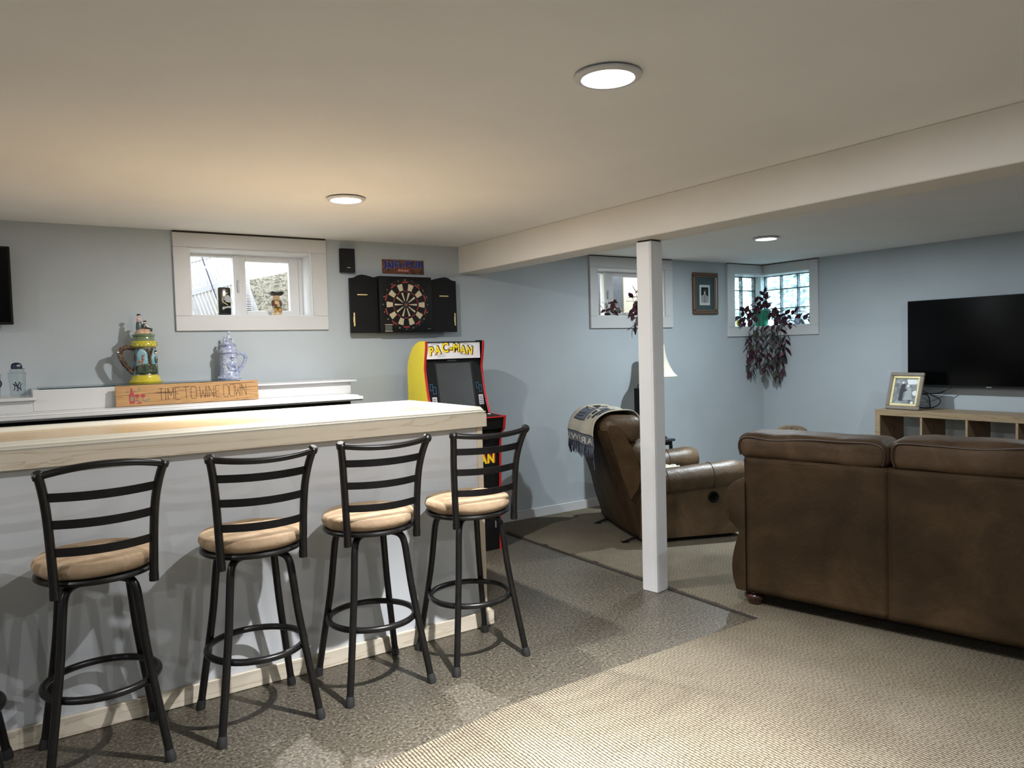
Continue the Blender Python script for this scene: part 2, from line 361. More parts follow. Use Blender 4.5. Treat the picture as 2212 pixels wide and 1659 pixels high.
def face_mtx(loc, facing='-y', tilt=0.0, rz=0.0):
    """text/plaque plane: local x right, y up, z toward the viewer"""
    if facing == '-y': R = Matrix(((1, 0, 0), (0, 0, -1), (0, 1, 0))).to_4x4()
    elif facing == '-x': R = Matrix(((0, 0, -1), (-1, 0, 0), (0, 1, 0))).to_4x4()
    return Matrix.Translation(loc) @ Matrix.Rotation(rz, 4, 'Z') @ R @ Matrix.Rotation(tilt, 4, 'X')

# ================================================================ STRUCTURE
fl = B(XL-.2, XR+.3, YF-.2, YW+.3, -.1, 0); struct('floor', fl, M['floor'])
cl = B(XL-.2, XR+.27, YF-.2, YW+.27, ZC, ZC+.12); struct('ceiling', cl, M['ceil'], smooth=False)
W1 = (.965, 1.76, 1.685, 2.118); W2 = (4.315, 5.133, 1.687, 2.116); W3X, W3Y, W3Z0, W3Z1 = 6.103, 4.562, 1.58, 2.125
YO, XO = YW+.27, XR+.27
wb = MB(); y0, y1 = YW, YO
def col_(a, b): wb.box(a, b, y0, y1, 0, ZC)
def op_(a, b, z0, z1): wb.box(a, b, y0, y1, 0, z0); wb.box(a, b, y0, y1, z1, ZC)
col_(XL-.2, W1[0]); op_(*W1); col_(W1[1], W2[0]); op_(*W2); col_(W2[1], W3X); op_(W3X, XO, W3Z0, W3Z1)
struct('wall_back', wb, M['wall'], smooth=False)
wr = MB().box(XR, XO, YF-.2, W3Y, 0, ZC).box(XR, XO, W3Y, YW, 0, W3Z0).box(XR, XO, W3Y, YW, W3Z1, ZC)
struct('wall_right', wr, M['wall'], smooth=False)
struct('wall_left', B(XL-.2, XL, YF, YW, 0, ZC), M['wall'], smooth=False)
struct('wall_front', B(XL, XR, YF-.2, YF, 0, ZC), M['wall'], smooth=False)
struct('ceiling_beam', B(BX0, BX1, YF, YW, BZ, ZC, .004), M['beam'])
def bboard(x0, x1, y0, y1): return MB().box(x0, x1, y0, y1, 0, .078).box(x0 if x1-x0 > .1 else x0+.004, x1, y0+.004 if x1-x0 > .1 else y0, y1, .078, .086, .003)
struct('baseboard_back', bboard(2.3, XR, YW-.016, YW), M['trim'])
struct('baseboard_right', bboard(XR-.016, XR, YF, YW-.016), M['trim'])

# carpet, seam strip
cp = [(3.135, YW-.016), (3.135, 2.484), (2.6, 2.485), (2.06, 2.477), (1.575, 2.462), (.98, 2.372), (.2, 2.2), (XL, 1.6), (XL, YF), (XR-.016, YF), (XR-.016, YW-.016)]
car = MB().prism(cp, 'z', 0.0005, .013)
tag(link('area_carpet', car, M['carpet'], smooth=False), 'beige looped carpet covering the floor around the cork bar area', 'carpet')
tag(link('seam_strip', MB().box(3.108, 3.134, 2.487, YW-.02, 0.0005, .005).box(3.112, 3.116, 2.487, YW-.02, .005, .007), M['seam'], smooth=False),
    'thin dark metal strip along the carpet edge beside the white post', 'floor strip')

# post
pr = math.radians(10)
pc = thing('support_column', (3.061, 3.171, 0), None, None, rz=pr); pc['kind'] = 'structure'
h = BZ-.008
struct('core_board', MB().box(-.0405, .0505, -.0505, .0505, 0.0, h).box(-.0515, -.041, -.038, .0515, 0, h, .002).box(-.036, .0515, -.0515, -.045, 0, h, .002), M['white'], pc, local=True)
cm = MB()
for (dx, dy, r) in ((-.0455, -.0455, .0065), (-.0475, -.0400, .0035), (-.0385, -.0490, .0035)):
    cm.tube([(dx, dy, 0.002), (dx, dy, h)], r, 10)
struct('corner_moulding', cm, M['white'], pc, local=True)
struct('top_gap', B(-.046, .046, -.046, .046, h, BZ-.0005), M['seam'], pc, local=True)  # dark block drawn in for the gap line under the beam

# ---------------------------------------------------------------- windows
def casing(root, boards, m=None):
    for i, b in enumerate(boards):
        struct('casing_board', B(*b, .0025), m or M['trim'], root)
def slider(n, W, cas, mull, pane_l, pane_r, handle_x):
    x0, x1, z0, z1 = W; cx0, cx1, cz0, cz1 = cas
    root = thing('window_%d' % n, (x0, YW, z0), None, None); root['kind'] = 'structure'
    yb = YW-.02
    casing(root, [(cx0, x0, yb, YW+.001, z0, z1), (x1, cx1, yb, YW+.001, z0, z1), (cx0, cx1, yb, YW+.001, z1+.0005, cz1), (cx0, cx1, yb, YW+.001, cz0, z0-.0005)])
    struct('gap_filler', B(cx0+.003, cx1-.002, yb+.006, YW+.001, cz1+.0003, ZC-.0003), M['seam'], root, smooth=False)
    t = .012
    rev = MB().box(x0, x0+t, YW, YO-.02, z0, z1).box(x1-t, x1, YW, YO-.02, z0, z1).box(x0+t, x1-t, YW, YO-.02, z1-t, z1).box(x0+t, x1-t, YW, YO-.02, z0, z0+t*.6)
    struct('reveal', rev, M['white'], root, smooth=False)
    a, b = x0+t, x1-t; lo, hi = z0+t*.6, z1-t; f = .022
    fy0, fy1 = YW+.185, YW+.235
    struct('frame', MB().box(a, a+f, fy0, fy1, lo, hi).box(b-f, b, fy0, fy1, lo, hi).box(a+f, b-f, fy0, fy1, hi-f*.8, hi).box(a+f, b-f, fy0, fy1, lo, lo+f*.5), M['white'], root, smooth=False)
    m0, m1 = mull
    struct('mullion', MB().box(m0, m1, fy0-.012, fy1, lo, hi, .003).box(m0+.006, m0+.012, fy0-.018, fy0-.01, lo, hi), M['white'], root)
    px0, px1, pz0, pz1 = pane_r
    struct('sash', MB().box(m1, px0, fy0+.004, fy1-.004, lo, hi, .003).box(px1, b-f, fy0+.004, fy1-.004, lo, hi, .003).box(px0, px1, fy0+.004, fy1-.004, pz1, hi, .003).box(px0, px1, fy0+.004, fy1-.004, lo, pz0, .003), M['white'], root)
    struct('pane', B(px0-.003, px1+.003, fy0+.022, fy0+.026, pz0-.003, pz1+.003), M['glass'], root, smooth=False)
    qx0, qx1 = pane_l
    struct('pane', B(qx0-.003, qx1+.003, fy0+.028, fy0+.032, lo, hi-f*.8+.002), M['glass'], root, smooth=False)
    hz = (z0+z1)/2-.01
    hp = [(handle_x, fy0-.012, hz+.035), (handle_x, fy0-.028, hz+.03), (handle_x-.004, fy0-.034, hz), (handle_x-.002, fy0-.028, hz-.03), (handle_x, fy0-.012, hz-.035)]
    struct('handle', MB().tube(hp, .005, 8).box(handle_x-.009, handle_x+.009, fy0-.016, fy0-.011, hz-.045, hz+.045, .002), M['trim'], root)
    return root
GAPM = mat('gap_dark', (.05, .025, .018), .8)
slider(1, W1, (.872, 1.860, 1.590, 2.208), (1.278, 1.318), (1.0, 1.278), (1.362, 1.66, 1.732, 2.068), 1.305)
slider(2, W2, (4.225, 5.225, 1.580, 2.211), (4.548, 4.60), (4.35, 4.548), (4.668, 5.07, 1.732, 2.062), 4.585)
# glass block corner window
w3 = thing('window_3', (W3X, YW, W3Z0), None, None); w3['kind'] = 'structure'
yb, xb = YW-.02, XR-.02
casing(w3, [(5.998, W3X, yb, YW+.001, W3Z0, 2.211), (5.998, XR, yb, YW+.001, 1.482, W3Z0-.0005), (W3X+.0005, XR, yb, YW+.001, W3Z1, 2.211),
            (xb, XR+.001, 4.466, W3Y, W3Z0, 2.211), (xb, XR+.001, 4.466, yb-.0005, 1.482, W3Z0-.0005), (xb, XR+.001, W3Y+.0005, yb-.0005, W3Z1, 2.211)])
struct('gap_filler', MB().box(6.0, XR, yb+.006, YW+.001, 2.2113, ZC-.0003).box(xb+.006, XR+.001, 4.468, yb, 2.2113, ZC-.0003), M['seam'], w3, smooth=False)
t = .012
struct('reveal', MB().box(W3X, W3X+t, YW, YW+.19, W3Z0, W3Z1).box(XR, XR+.19, W3Y, W3Y+t, W3Z0, W3Z1)
       .box(W3X, XR+.19, YW-.001, YW+.19, W3Z1-t, W3Z1).box(XR-.001, XR+.19, W3Y, YW, W3Z1-t, W3Z1)
       .box(W3X, XR+.19, YW-.001, YW+.19, W3Z0, W3Z0+.006).box(XR-.001, XR+.19, W3Y, YW, W3Z0, W3Z0+.006), M['white'], w3, smooth=False)
def block_mat():
    m = bpy.data.materials.new('glass_block'); m.use_nodes = True; N = m.node_tree.nodes; L = m.node_tree.links; N.clear()
    tc = N.new('ShaderNodeTexCoord'); mp = N.new('ShaderNodeMapping'); mp.inputs['Scale'].default_value = (60, 60, 95); L.new(tc.outputs['Object'], mp.inputs[0])
    wv = N.new('ShaderNodeTexNoise'); wv.inputs['Scale'].default_value = .30; wv.inputs['Detail'].default_value = 1; L.new(mp.outputs[0], wv.inputs['Vector'])
    cr = ramp(N, [(.34, (.08, .18, .16)), (.42, (.28, .42, .42)), (.5, (.60, .76, .82)), (.62, (.85, .96, 1.0))]); L.new(wv.outputs['Fac'], cr.inputs[0])
    t_ = N.new('ShaderNodeBsdfTransparent'); L.new(cr.outputs[0], t_.inputs[0])
    d = N.new('ShaderNodeBsdfTranslucent'); d.inputs[0].default_value = (.8, .92, 1, 1)
    g = N.new('ShaderNodeBsdfGlossy'); g.inputs['Roughness'].default_value = .08
    b = N.new('ShaderNodeBump'); b.inputs['Strength'].default_value = .6; b.inputs['Distance'].default_value = .01; L.new(wv.outputs['Fac'], b.inputs['Height']); L.new(b.outputs[0], g.inputs['Normal'])
    x1 = N.new('ShaderNodeMixShader'); x1.inputs[0].default_value = .18; L.new(t_.outputs[0], x1.inputs[1]); L.new(d.outputs[0], x1.inputs[2])
    x2 = N.new('ShaderNodeMixShader'); x2.inputs[0].default_value = .06; L.new(x1.outputs[0], x2.inputs[1]); L.new(g.outputs[0], x2.inputs[2])
    o = N.new('ShaderNodeOutputMaterial'); L.new(x2.outputs[0], o.inputs[0]); return m
M['block'] = block_mat(); M['mortar'] = mat('mortar', (.045, .06, .075), .8)
zs = [1.588, 1.770, 1.970, 2.112]
mort = MB()
for k in range(3):
    z0_, z1_ = zs[k]+.004, zs[k+1]-.004
    for (a, b_) in ((6.115, 6.285), (6.285, 6.487), (6.487, 6.69)):
        struct('glass_block', B(a+.004, b_-.004, YW+.203, YW+.203+.05, z0_, z1_, .006), M['block'], w3)
    for (a, b_) in ((4.576, 4.655), (4.655, 4.857), (4.857, 5.062), (5.062, 5.262)):
        struct('glass_block', B(XR+.203, XR+.203+.05, a+.004, b_-.004, z0_, z1_, .006), M['block'], w3)
for z in zs:
    mort.box(W3X+t, XR+.2, YW+.206, YW+.25, z-.004, z+.004); mort.box(XR+.206, XR+.25, W3Y+t, YW+.2, z-.004, z+.004)
for a in (6.115, 6.285, 6.487, 6.69): mort.box(a-.004, a+.004, YW+.206, YW+.25, 1.586, 2.113)
for a in (4.576, 4.655, 4.857, 5.062, 5.262): mort.box(XR+.206, XR+.25, a-.004, a+.004, 1.586, 2.113)
struct('corner_post', B(6.694, XR+.25, YW+.136, YW+.25, 1.5865, 2.1125, .003), M['white'], w3)
struct('mortar', mort, M['mortar'], w3, smooth=False)

# ---------------------------------------------------------------- ceiling lights and added fill lights
def ceiling_light(x, y, s, col, label, idx):
    root = thing('ceiling_light', (x, y, ZC), label, 'ceiling light')
    ring = MB().lathe([(.076, -.010), (.079, -.016), (.090, -.016), (.099, -.011), (.100, -.006), (.094, -.0035), (.076, -.0035)], (x, y, ZC), 56)
    link('trim_ring', ring, M['white'], root)
    link('mounting_can', MB().lathe([(.070, -.0042), (.085, -.0042), (.085, -.0003), (.070, -.0003)], (x, y, ZC), 40), M['grey'], root)
    m = emit('led_glow_%d' % idx, col, 14.0)
    link('diffuser', MB().lathe([(.0001, -.0135), (.05, -.0132), (.0755, -.011), (.0755, -.006), (.0001, -.006)], (x, y, ZC), 48), m, root)
    for w_, sp_ in zip(s, (180, 92)):
        ld = bpy.data.lights.new('led_engine', 'AREA'); ld.shape = 'DISK'; ld.size = .045; ld.energy = w_; ld.color = col; ld.spread = math.radians(sp_)
        lo = bpy.data.objects.new('led_engine', ld); C.objects.link(lo); lo.parent = root; lo.location = (0, 0, -.0165 if sp_ == 180 else -.0170)
ceiling_light(1.503, 1.715, LAMP_A, COL_A, 'round recessed ceiling light nearest the bar stools, hanging slightly loose', 1)
ceiling_light(1.474, 3.728, LAMP_B, COL_B, 'round recessed ceiling light glowing above the pine bar top', 2)
ceiling_light(4.865, 3.768, LAMP_C, COL_C, 'round ceiling light beyond the beam near the corner window', 3)
ceiling_light(1.503, -.75, LAMP_FILL, COL_A, 'unseen ceiling light added as fill behind the viewer, over the open carpet', 4)  # from here on unseen lights, added to fill the room
ceiling_light(4.865, 1.715, (17.0, 1.0), COL_C, 'unseen ceiling light added as fill right of the frame, in front of the large television', 8)  # unseen too, added to lift the far ceiling
ceiling_light(-1.9, 3.728, LAMP_FILL, COL_B, 'unseen ceiling light added as fill over the far left end of the bar, outside the frame', 5)
ceiling_light(-1.9, 1.715, LAMP_FILL, COL_A, 'unseen ceiling light added as fill to the left of the viewer, outside the frame', 6)
ceiling_light(-1.9, -.75, LAMP_FILL, COL_A, 'unseen ceiling light added as fill in the rear left corner, outside the frame', 7)

# ================================================================ BAR
def sweep_rect(x0, x1, y0, y1, prof):
    mb = MB(); n = len(prof); vs = []
    for d, z in prof: vs += [(x0+d, y0+d, z), (x1-d, y0+d, z), (x1-d, y1-d, z), (x0+d, y1-d, z)]
    fs = []
    for i in range(n):
        j = (i+1) % n
        for k in range(4): fs.append((i*4+k, i*4+(k+1) % 4, j*4+(k+1) % 4, j*4+k))
    return mb.add(vs, fs)
BL, BR, BF, BB = -1.1, 1.991, 3.25, 4.085
bar = thing('bar_counter', (.45, 3.65, 0), 'long white painted bar with a whitewashed pine top and apron', 'bar')
link('front_panel', B(BL+.02, 1.951, 3.29, 3.305, .0, 1.035), M['panel'], bar, smooth=False)
link('body', B(BL+.02, 1.975, 3.305, 4.02, .0, 1.06), M['panel'], bar, smooth=False)
link('corner_strip', B(1.951, 1.984, 3.283, 3.325, .0785, 1.06, .002), M['pinev'], bar)
link('baseboard', MB().box(BL+.02, 1.985, 3.274, 3.29, .0005, .077, .003), M['pine'], bar)
link('end_baseboard', MB().box(1.9855, 2.019, 3.272, 4.02, .0005, .079, .008, seg=3), M['pine'], bar)
link('apron_board', B(BL, BR, BF, BF+.022, 1.032, 1.099, .0015), M['pine'], bar)
link('apron_board', B(BR-.022, BR, BF+.0225, BB-.0225, 1.032, 1.099, .0015), M['pine'], bar)
link('apron_board', B(BL, BR, BB-.022, BB, 1.032, 1.099, .0015), M['pine'], bar)
rim = sweep_rect(BL, BR, BF, BB, [(.006, 1.0995), (.006, 1.1035), (.0025, 1.1055), (.0025, 1.1095), (.0085, 1.1110), (.0115, 1.1150), (.0110, 1.1190), (.0165, 1.1225), (.0185, 1.1285), (.024, 1.1325), (.040, 1.1345), (.054, 1.132), (.062, 1.1265), (.066, 1.120), (.072, 1.118), (.075, 1.114), (.075, 1.0995)])
link('rail_moulding', rim, mat('rail_finish', (.64, .61, .52), .22, var=.02, scale=4, coat=.3), bar, angle=50)
for k, (a, b_) in enumerate(((3.322, 3.58), (3.5805, 3.80), (3.8005, 4.038))):
    link('top_plank', B(BL+.07, BR-.07, a, b_, 1.0605, 1.1135, .001), M['pinetop'], bar)

# ================================================================ BACK COUNTER
bc = thing('back_counter', (.9, 4.85, 0), 'white stepped back counter under the left window, dark cabinet below', 'counter')
link('cabinet_body', B(-1.0, 1.80, 4.60, YW-.003, 0, 1.118), M['blackp'], bc, smooth=False)
led = MB().prism([(4.50, 1.139), (4.503, 1.1475), (4.53, 1.149), (YW-.003, 1.149), (YW-.003, 1.119), (4.535, 1.119), (4.515, 1.121), (4.508, 1.129), (4.50, 1.1315)], 'x', -1.0, 1.845)
link('ledge', led, M['trim'], bc)
link('ledge_moulding', MB().prism([(4.512, 1.1492), (4.52, 1.1565), (4.535, 1.158), (YW-.004, 1.158), (YW-.004, 1.1492)], 'x', -1.0, 1.822), M['trim'], bc)
link('riser_left', B(.085, 1.19, 4.70, YW-.004, 1.158, 1.272, .002), M['trim'], bc)
link('riser_right', B(1.1905, 1.852, 4.72, YW-.004, 1.158, 1.2345, .002), M['trim'], bc)
link('riser_top', B(1.191, 1.885, 4.695, YW-.004, 1.235, 1.2465, .002), M['trim'], bc)
link('low_shelf', B(-1.0, .10, 4.68, YW-.004, 1.2185, 1.2345, .002), M['trim'], bc)
link('shelf_face', MB().box(-1.0, .0845, 4.70, 4.72, 1.158, 1.218), M['trim'], bc, smooth=False)
link('glass_mat', B(.115, 1.15, 4.715, 5.09, 1.2722, 1.2775, .001), M['teal'], bc)
ZM = 1.278

# ================================================================ SIGN  "TIME TO WINE DOWN"
sg = thing('wine_sign', (.852, 4.64, 1.158), 'burnt pine plank sign reading TIME TO WINE DOWN propped on the ledge', 'sign')
SW, SH = .768, .116
smtx = face_mtx(Vector((.852, 4.648, 1.1605)), '-y', math.radians(-5))
m_sign = blotch('toasted_pine', [(.055, .024, .008), (.28, .145, .05), (.40, .225, .085), (.34, .19, .068), (.11, .05, .016)], 3.6, .5, .05, (1.5, 1.5, 34), .1)
bd = B(-SW/2, SW/2, 0, SH, -.016, 0, .001).xf(smtx); link('board', bd, m_sign, sg)
m_burn = mat('burnt_line', (.07, .025, .01), .8); m_wine = mat('wine_red', (.30, .035, .035), .6); m_leaf = mat('grape_leaf', (.20, .17, .12), .7)
def stroke(mb, pts, r, mtx):
    for a, b in zip(pts[:-1], pts[1:]):
        mb.tube([mtx @ Vector((a[0], a[1], .0006)), mtx @ Vector((b[0], b[1], .0006))], r, 6)
G = {'T': [[(0, 1), (1, 1)], [(.5, 1), (.5, 0)]], 'I': [[(.5, 1), (.5, 0)]], 'M': [[(0, 0), (0, 1), (.5, .35), (1, 1), (1, 0)]], 'E': [[(1, 1), (0, 1), (0, 0), (1, 0)], [(0, .5), (.8, .5)]],
     'O': [[(.15, 0), (0, .15), (0, .85), (.15, 1), (.85, 1), (1, .85), (1, .15), (.85, 0), (.15, 0)]], 'W': [[(0, 1), (.15, 0), (.5, .6), (.85, 0), (1, 1)]],
     'N': [[(0, 0), (0, 1), (1, 0), (1, 1)]], 'D': [[(0, 0), (0, 1), (.7, 1), (1, .75), (1, .25), (.7, 0), (0, 0)]]}
letters = MB()
spec = [('T', 0.2178, 0.0258), ('I', 0.2492, 0.0074), ('M', 0.2658, 0.0295), ('E', 0.3046, 0.0222), ('T', 0.3471, 0.0295), ('O', 0.3877, 0.0295), ('W', 0.4357, 0.0332), ('I', 0.4719, 0.0074), ('N', 0.4866, 0.0266), ('E', 0.5243, 0.0240), ('D', 0.5686, 0.0295), ('O', 0.6018, 0.0277), ('W', 0.6351, 0.0303), ('N', 0.6727, 0.0251)]
for ch, x, w in spec:
    for pl in G[ch]:
        stroke(letters, [(-SW/2+x+p[0]*w, .022+(x/SW)*.006+p[1]*.068) for p in pl], .0011, smtx)
link('lettering', letters, m_burn, sg)
art = MB()
def disc(mb, x, y, r, z=.0008, sx=1, sy=1, n=14): mb.prism([(x+sx*r*math.cos(2*PI*i/n), y+sy*r*math.sin(2*PI*i/n)) for i in range(n)], 'z', .0002, z)
a_ = MB(); a_.prism([(.068, .014), (.092, .014), (.094, .06), (.086, .078), (.084, .10), (.076, .10), (.074, .078), (.066, .06)], 'z', .0002, .001)
for gx in (.108, .136):
    disc(a_, gx, .056, .012, .001, 1, .8); a_.box(gx-.0008, gx+.0008, .028, .05, .0002, .001); a_.box(gx-.007, gx+.007, .026, .028, .0002, .001)
a_.prism([(.10, .012), (.13, .012), (.118, .024)], 'z', .0002, .001)
a_.v = [(v[0]-SW/2, v[1], v[2]) for v in a_.v]; link('wine_picture', a_.xf(smtx), m_wine, sg)
l_ = MB(); l_.prism([(.073, .028), (.088, .028), (.088, .052), (.073, .052)], 'z', .001, .0014)
for (x, y) in ((.10, .03), (.135, .03), (.15, .026), (.165, .034), (.158, .03), (.06, .08), (.098, .082), (.12, .092)): disc(l_, x, y, .006, .0012)
l_.v = [(v[0]-SW/2, v[1], v[2]) for v in l_.v]; link('leaf_picture', l_.xf(smtx), m_leaf, sg)['kind'] = 'stuff'

# ================================================================ STEINS
def stein(name, x, y, z, s, label, mats_, handle_side, colored):
    root = thing(name, (x, y, z), label, 'beer stein')
    mb, mband, mlid, mh = mats_
    base = [(0.0001, 0), (.072, 0), (.0735, .006), (.066, .012), (.062, .024), (.058, .030), (.058, .036)]
    body = [(.058, .036), (.055, .042), (.054, .09), (.0525, .13), (.050, .158), (.051, .163)]
    band = [(.051, .163), (.0575, .168), (.0575, .178), (.054, .188), (.050, .192)]
    lid = [(.050, .192), (.046, .198), (.044, .210), (.049, .216), (.050, .221), (.040, .226), (.02, .232), (.0001, .235)]
    sc = lambda p: [(r*s, zz*s) for r, zz in p]
    link('base', MB().lathe(sc(base), (x, y, z), 36), mband, root); link('body', MB().lathe(sc(body), (x, y, z), 36), mb, root)
    link('rim_band', MB().lathe(sc(band), (x, y, z), 36), mband, root); link('lid', MB().lathe(sc(lid), (x, y, z), 36), mlid, root)
    hs = handle_side
    hp = [(.048, .160), (.072, .166), (.094, .158), (.104, .138), (.098, .112), (.084, .085), (.066, .062), (.052, .046)]
    link('handle', MB().tube([(x+hs*a*s, y-.01, z+b*s) for a, b in hp], [.011*s, .012*s, .012*s, .013*s, .012*s, .011*s, .010*s, .009*s], 10), mh, root)
    return root
mA = blotch('painted_relief', [(.008, .02, .012), (.02, .045, .02), (.07, .04, .02), (.16, .12, .08), (.06, .16, .24), (.14, .30, .40)], 30, .25, .8, (1, 1, .7), .8)
mY = mat('yellow_glaze', (.50, .42, .03), .2, coat=.8, var=.1); mG = mat('green_glaze', (.13, .19, .10), .2, coat=.8, var=.1)
mBr = blotch('brown_glaze', [(.02, .010, .006), (.07, .032, .015), (.20, .14, .09)], 60, .25, .8)
mBlu = blotch('blue_glaze', [(.10, .13, .33), (.30, .35, .50), (.48, .52, .60), (.55, .58, .62)], 70, .22, .8, (1, 1, 1), 1.0)
mBl2 = blotch('pale_blue_glaze', [(.13, .17, .38), (.30, .34, .47), (.44, .47, .54)], 40, .22, .8, (1, 1, 1.5), .3)
X, Y = .669, 5.005; s1 = 1.30
st1 = stein('stein', X, Y, ZM, s1, 'tall painted stein with yellow base, brown branch handle and two figures on its lid', (mA, mY, mG, mBr), -1, True)
def cyl_patch(pts_fn, nu=10, nv=8): return MB().grid(pts_fn, nu, nv)
def patch_on_body(a0, a1, z0, z1):
    def f(u, v):
        a = math.radians(a0+(a1-a0)*u); top = z1-(z1-z0)*.28*(2*u-1)**2; z = z0+(top-z0)*v
        r = (.0545-.0035*(z-.05)/.11)*s1+.0012
        return Vector((X+r*math.cos(a), Y+r*math.sin(a), ZM+z*s1))
    return cyl_patch(f)
m_skyp = blotch('sky_glaze', [(.10, .24, .30), (.20, .40, .48), (.36, .50, .52)], 30, .25, .8, (1, 1, 1), .1)
for a0, a1 in ((-138, -84), (-66, -18)): link('sky_panel', patch_on_body(a0, a1, .075, .156), m_skyp, st1, solid=.0008)
m_moss = blotch('moss_glaze', [(.006, .014, .008), (.02, .045, .018), (.05, .075, .03)], 60, .25, .8, (1, 1, 1), .6)
link('moss_panel', patch_on_body(-140, -20, .042, .088), m_moss, st1, solid=.0022)
# zigzag, relief
zz = MB(); n = 22
for i in range(n):
    a0, a1 = 2*PI*i/n, 2*PI*(i+1)/n; am = (a0+a1)/2; R_ = .0575*s1
    zz.tube([(X+R_*math.cos(a0), Y+R_*math.sin(a0), ZM+.170*s1), (X+R_*math.cos(am)*.96, Y+R_*math.sin(am)*.96, ZM+.186*s1), (X+R_*math.cos(a1), Y+R_*math.sin(a1), ZM+.170*s1)], .0016, 5)
link('zigzag', zz, mG, st1)
rel = MB()
for (an, zc, rx, rz_, ) in ((-116, .100, .012, .0065), (-105, .112, .004, .011), (-102, .126, .006, .004), (-120, .086, .003, .012), (-107, .088, .0025, .012)):
    a = math.radians(an); rel.ball((X+.055*s1*math.cos(a), Y+.055*s1*math.sin(a), ZM+zc*s1), 1, 10, 0, (rx*s1, .005, rz_*s1))
link('deer_relief', rel, mat('deer_brown', (.32, .13, .06), .3, coat=.6), st1)
rel = MB().tube([(X+.054*s1*math.cos(math.radians(a)), Y+.054*s1*math.sin(math.radians(a)), ZM+z_*s1) for a, z_ in ((-72, .05), (-72, .10), (-76, .13), (-84, .155))], .006, 8)
rel.tube([(X+.054*s1*math.cos(math.radians(a)), Y+.054*s1*math.sin(math.radians(a)), ZM+z_*s1) for a, z_ in ((-72, .11), (-64, .14), (-56, .155))], .005, 8)
link('tree_relief', rel, mBr, st1)
rel = MB(); a = math.radians(-42); cx, cy = X+.056*s1*math.cos(a), Y+.056*s1*math.sin(a)
rel.ball((cx, cy, ZM+.105*s1), 1, 10, 0, (.012, .009, .022)).ball((cx, cy, ZM+.07*s1), 1, 10, 0, (.010, .008, .024))
link('hunter_relief', rel, mat('hunter_green', (.07, .10, .06), .3, coat=.6), st1)
link('hunter_head', MB().ball((cx, cy-.002, ZM+.137*s1), .0085, 10), mat('skin_glaze', (.75, .52, .42), .3), st1)
link('hunter_hat', MB().lathe([(.0001, .010), (.006, .009), (.007, .003), (.012, .001), (.0001, 0)], (cx, cy, ZM+.141*s1), 12), M['black'], st1)
# lid figures
zt = ZM+.232*s1
link('mound', MB().lathe([(.050, -.012), (.046, .0), (.036, .014), (.02, .022), (.0001, .024)], (X-.002, Y, zt), 20), blotch('mound_tan', [(.30, .15, .08), (.55, .36, .24), (.62, .48, .36)], 60, .3, .7), st1)
fx = X-.022
link('woman_dress', MB().lathe([(.0175, 0), (.0185, .012), (.016, .035), (.0125, .048), (.0001, .05)], (fx, Y, zt+.016), 14), mat('dress_green', (.05, .075, .075), .25, coat=.7), st1)
link('woman_top', MB().lathe([(.011, 0), (.0125, .010), (.010, .020), (.0035, .024), (.0035, .028)], (fx, Y, zt+.064), 12).tube([(fx-.006, Y-.01, zt+.082), (fx+.006, Y-.014, zt+.072), (fx+.014, Y-.012, zt+.076)], .0035, 6), mat('blouse_pink', (.65, .45, .42), .3, coat=.6), st1)
link('woman_head', MB().ball((fx+.001, Y-.001, zt+.097), .0085, 12), mat('skin_glaze2', (.78, .55, .45), .3), st1)
link('woman_hat', MB().lathe([(.0001, .009), (.009, .008), (.010, .003), (.0135, .002), (.0135, 0), (.0001, -.001)], (fx+.001, Y, zt+.102), 14), M['black'], st1)
mx_ = X+.006
link('man_body', MB().lathe([(.013, 0), (.0135, .012), (.011, .026), (.004, .031)], (mx_, Y-.004, zt+.022), 12).tube([(mx_, Y-.012, zt+.026), (mx_+.022, Y-.016, zt+.026), (mx_+.030, Y-.016, zt+.020)], .006, 8).tube([(mx_+.035, Y-.014, zt+.004), (mx_+.037, Y-.014, zt+.024)], .0065, 8), mat('coat_black', (.02, .022, .024), .25, coat=.7), st1)
link('man_head', MB().ball((mx_+.004, Y-.006, zt+.060), .008, 12), bpy.data.materials['skin_glaze2'], st1)
link('man_hat', MB().lathe([(.0001, .008), (.0075, .007), (.009, .002), (.014, .001), (.0001, -.002)], (mx_+.005, Y-.006, zt+.063), 14), M['black'], st1)
link('man_arm', MB().tube([(mx_+.006, Y-.014, zt+.045), (mx_+.016, Y-.020, zt+.034), (mx_+.026, Y-.018, zt+.030)], .0035, 6), mat('sleeve_white', (.7, .68, .62), .3), st1)

X, Y = 1.156, 5.01; s2 = 1.0
st2 = stein('stein', X, Y, ZM, .99, 'blue and grey glazed stein with a seated figure on its lid', (mBlu, mBl2, mBl2, mBl2), 1, False)
rel = MB(); a = math.radians(-80); cx, cy = X+.054*math.cos(a), Y+.054*math.sin(a)
rel.ball((cx, cy+.002, ZM+.128), 1, 12, 0, (.0115, .008, .013)).ball((cx, cy+.004, ZM+.092), 1, 12, 0, (.024, .009, .024)).ball((cx+.002, cy+.004, ZM+.058), 1, 12, 0, (.030, .009, .014))
rel.tube([(cx-.024, cy+.004, ZM+.10), (cx-.028, cy+.004, ZM+.08), (cx-.018, cy-.004, ZM+.07)], .006, 8).tube([(cx+.022, cy+.006, ZM+.10), (cx+.026, cy+.004, ZM+.082), (cx+.012, cy-.004, ZM+.078)], .006, 8)
link('figure_relief', rel, mBl2, st2)
link('relief_hat', MB().lathe([(.0001, .014), (.009, .012), (.011, .004), (.018, .001), (.0001, -.003)], (cx, cy+.003, ZM+.136), 14), mBlu, st2)
zt = ZM+.230
fig = MB().lathe([(.036, -.012), (.034, .0), (.02, .010), (.0001, .013)], (X-.004, Y, zt), 18)
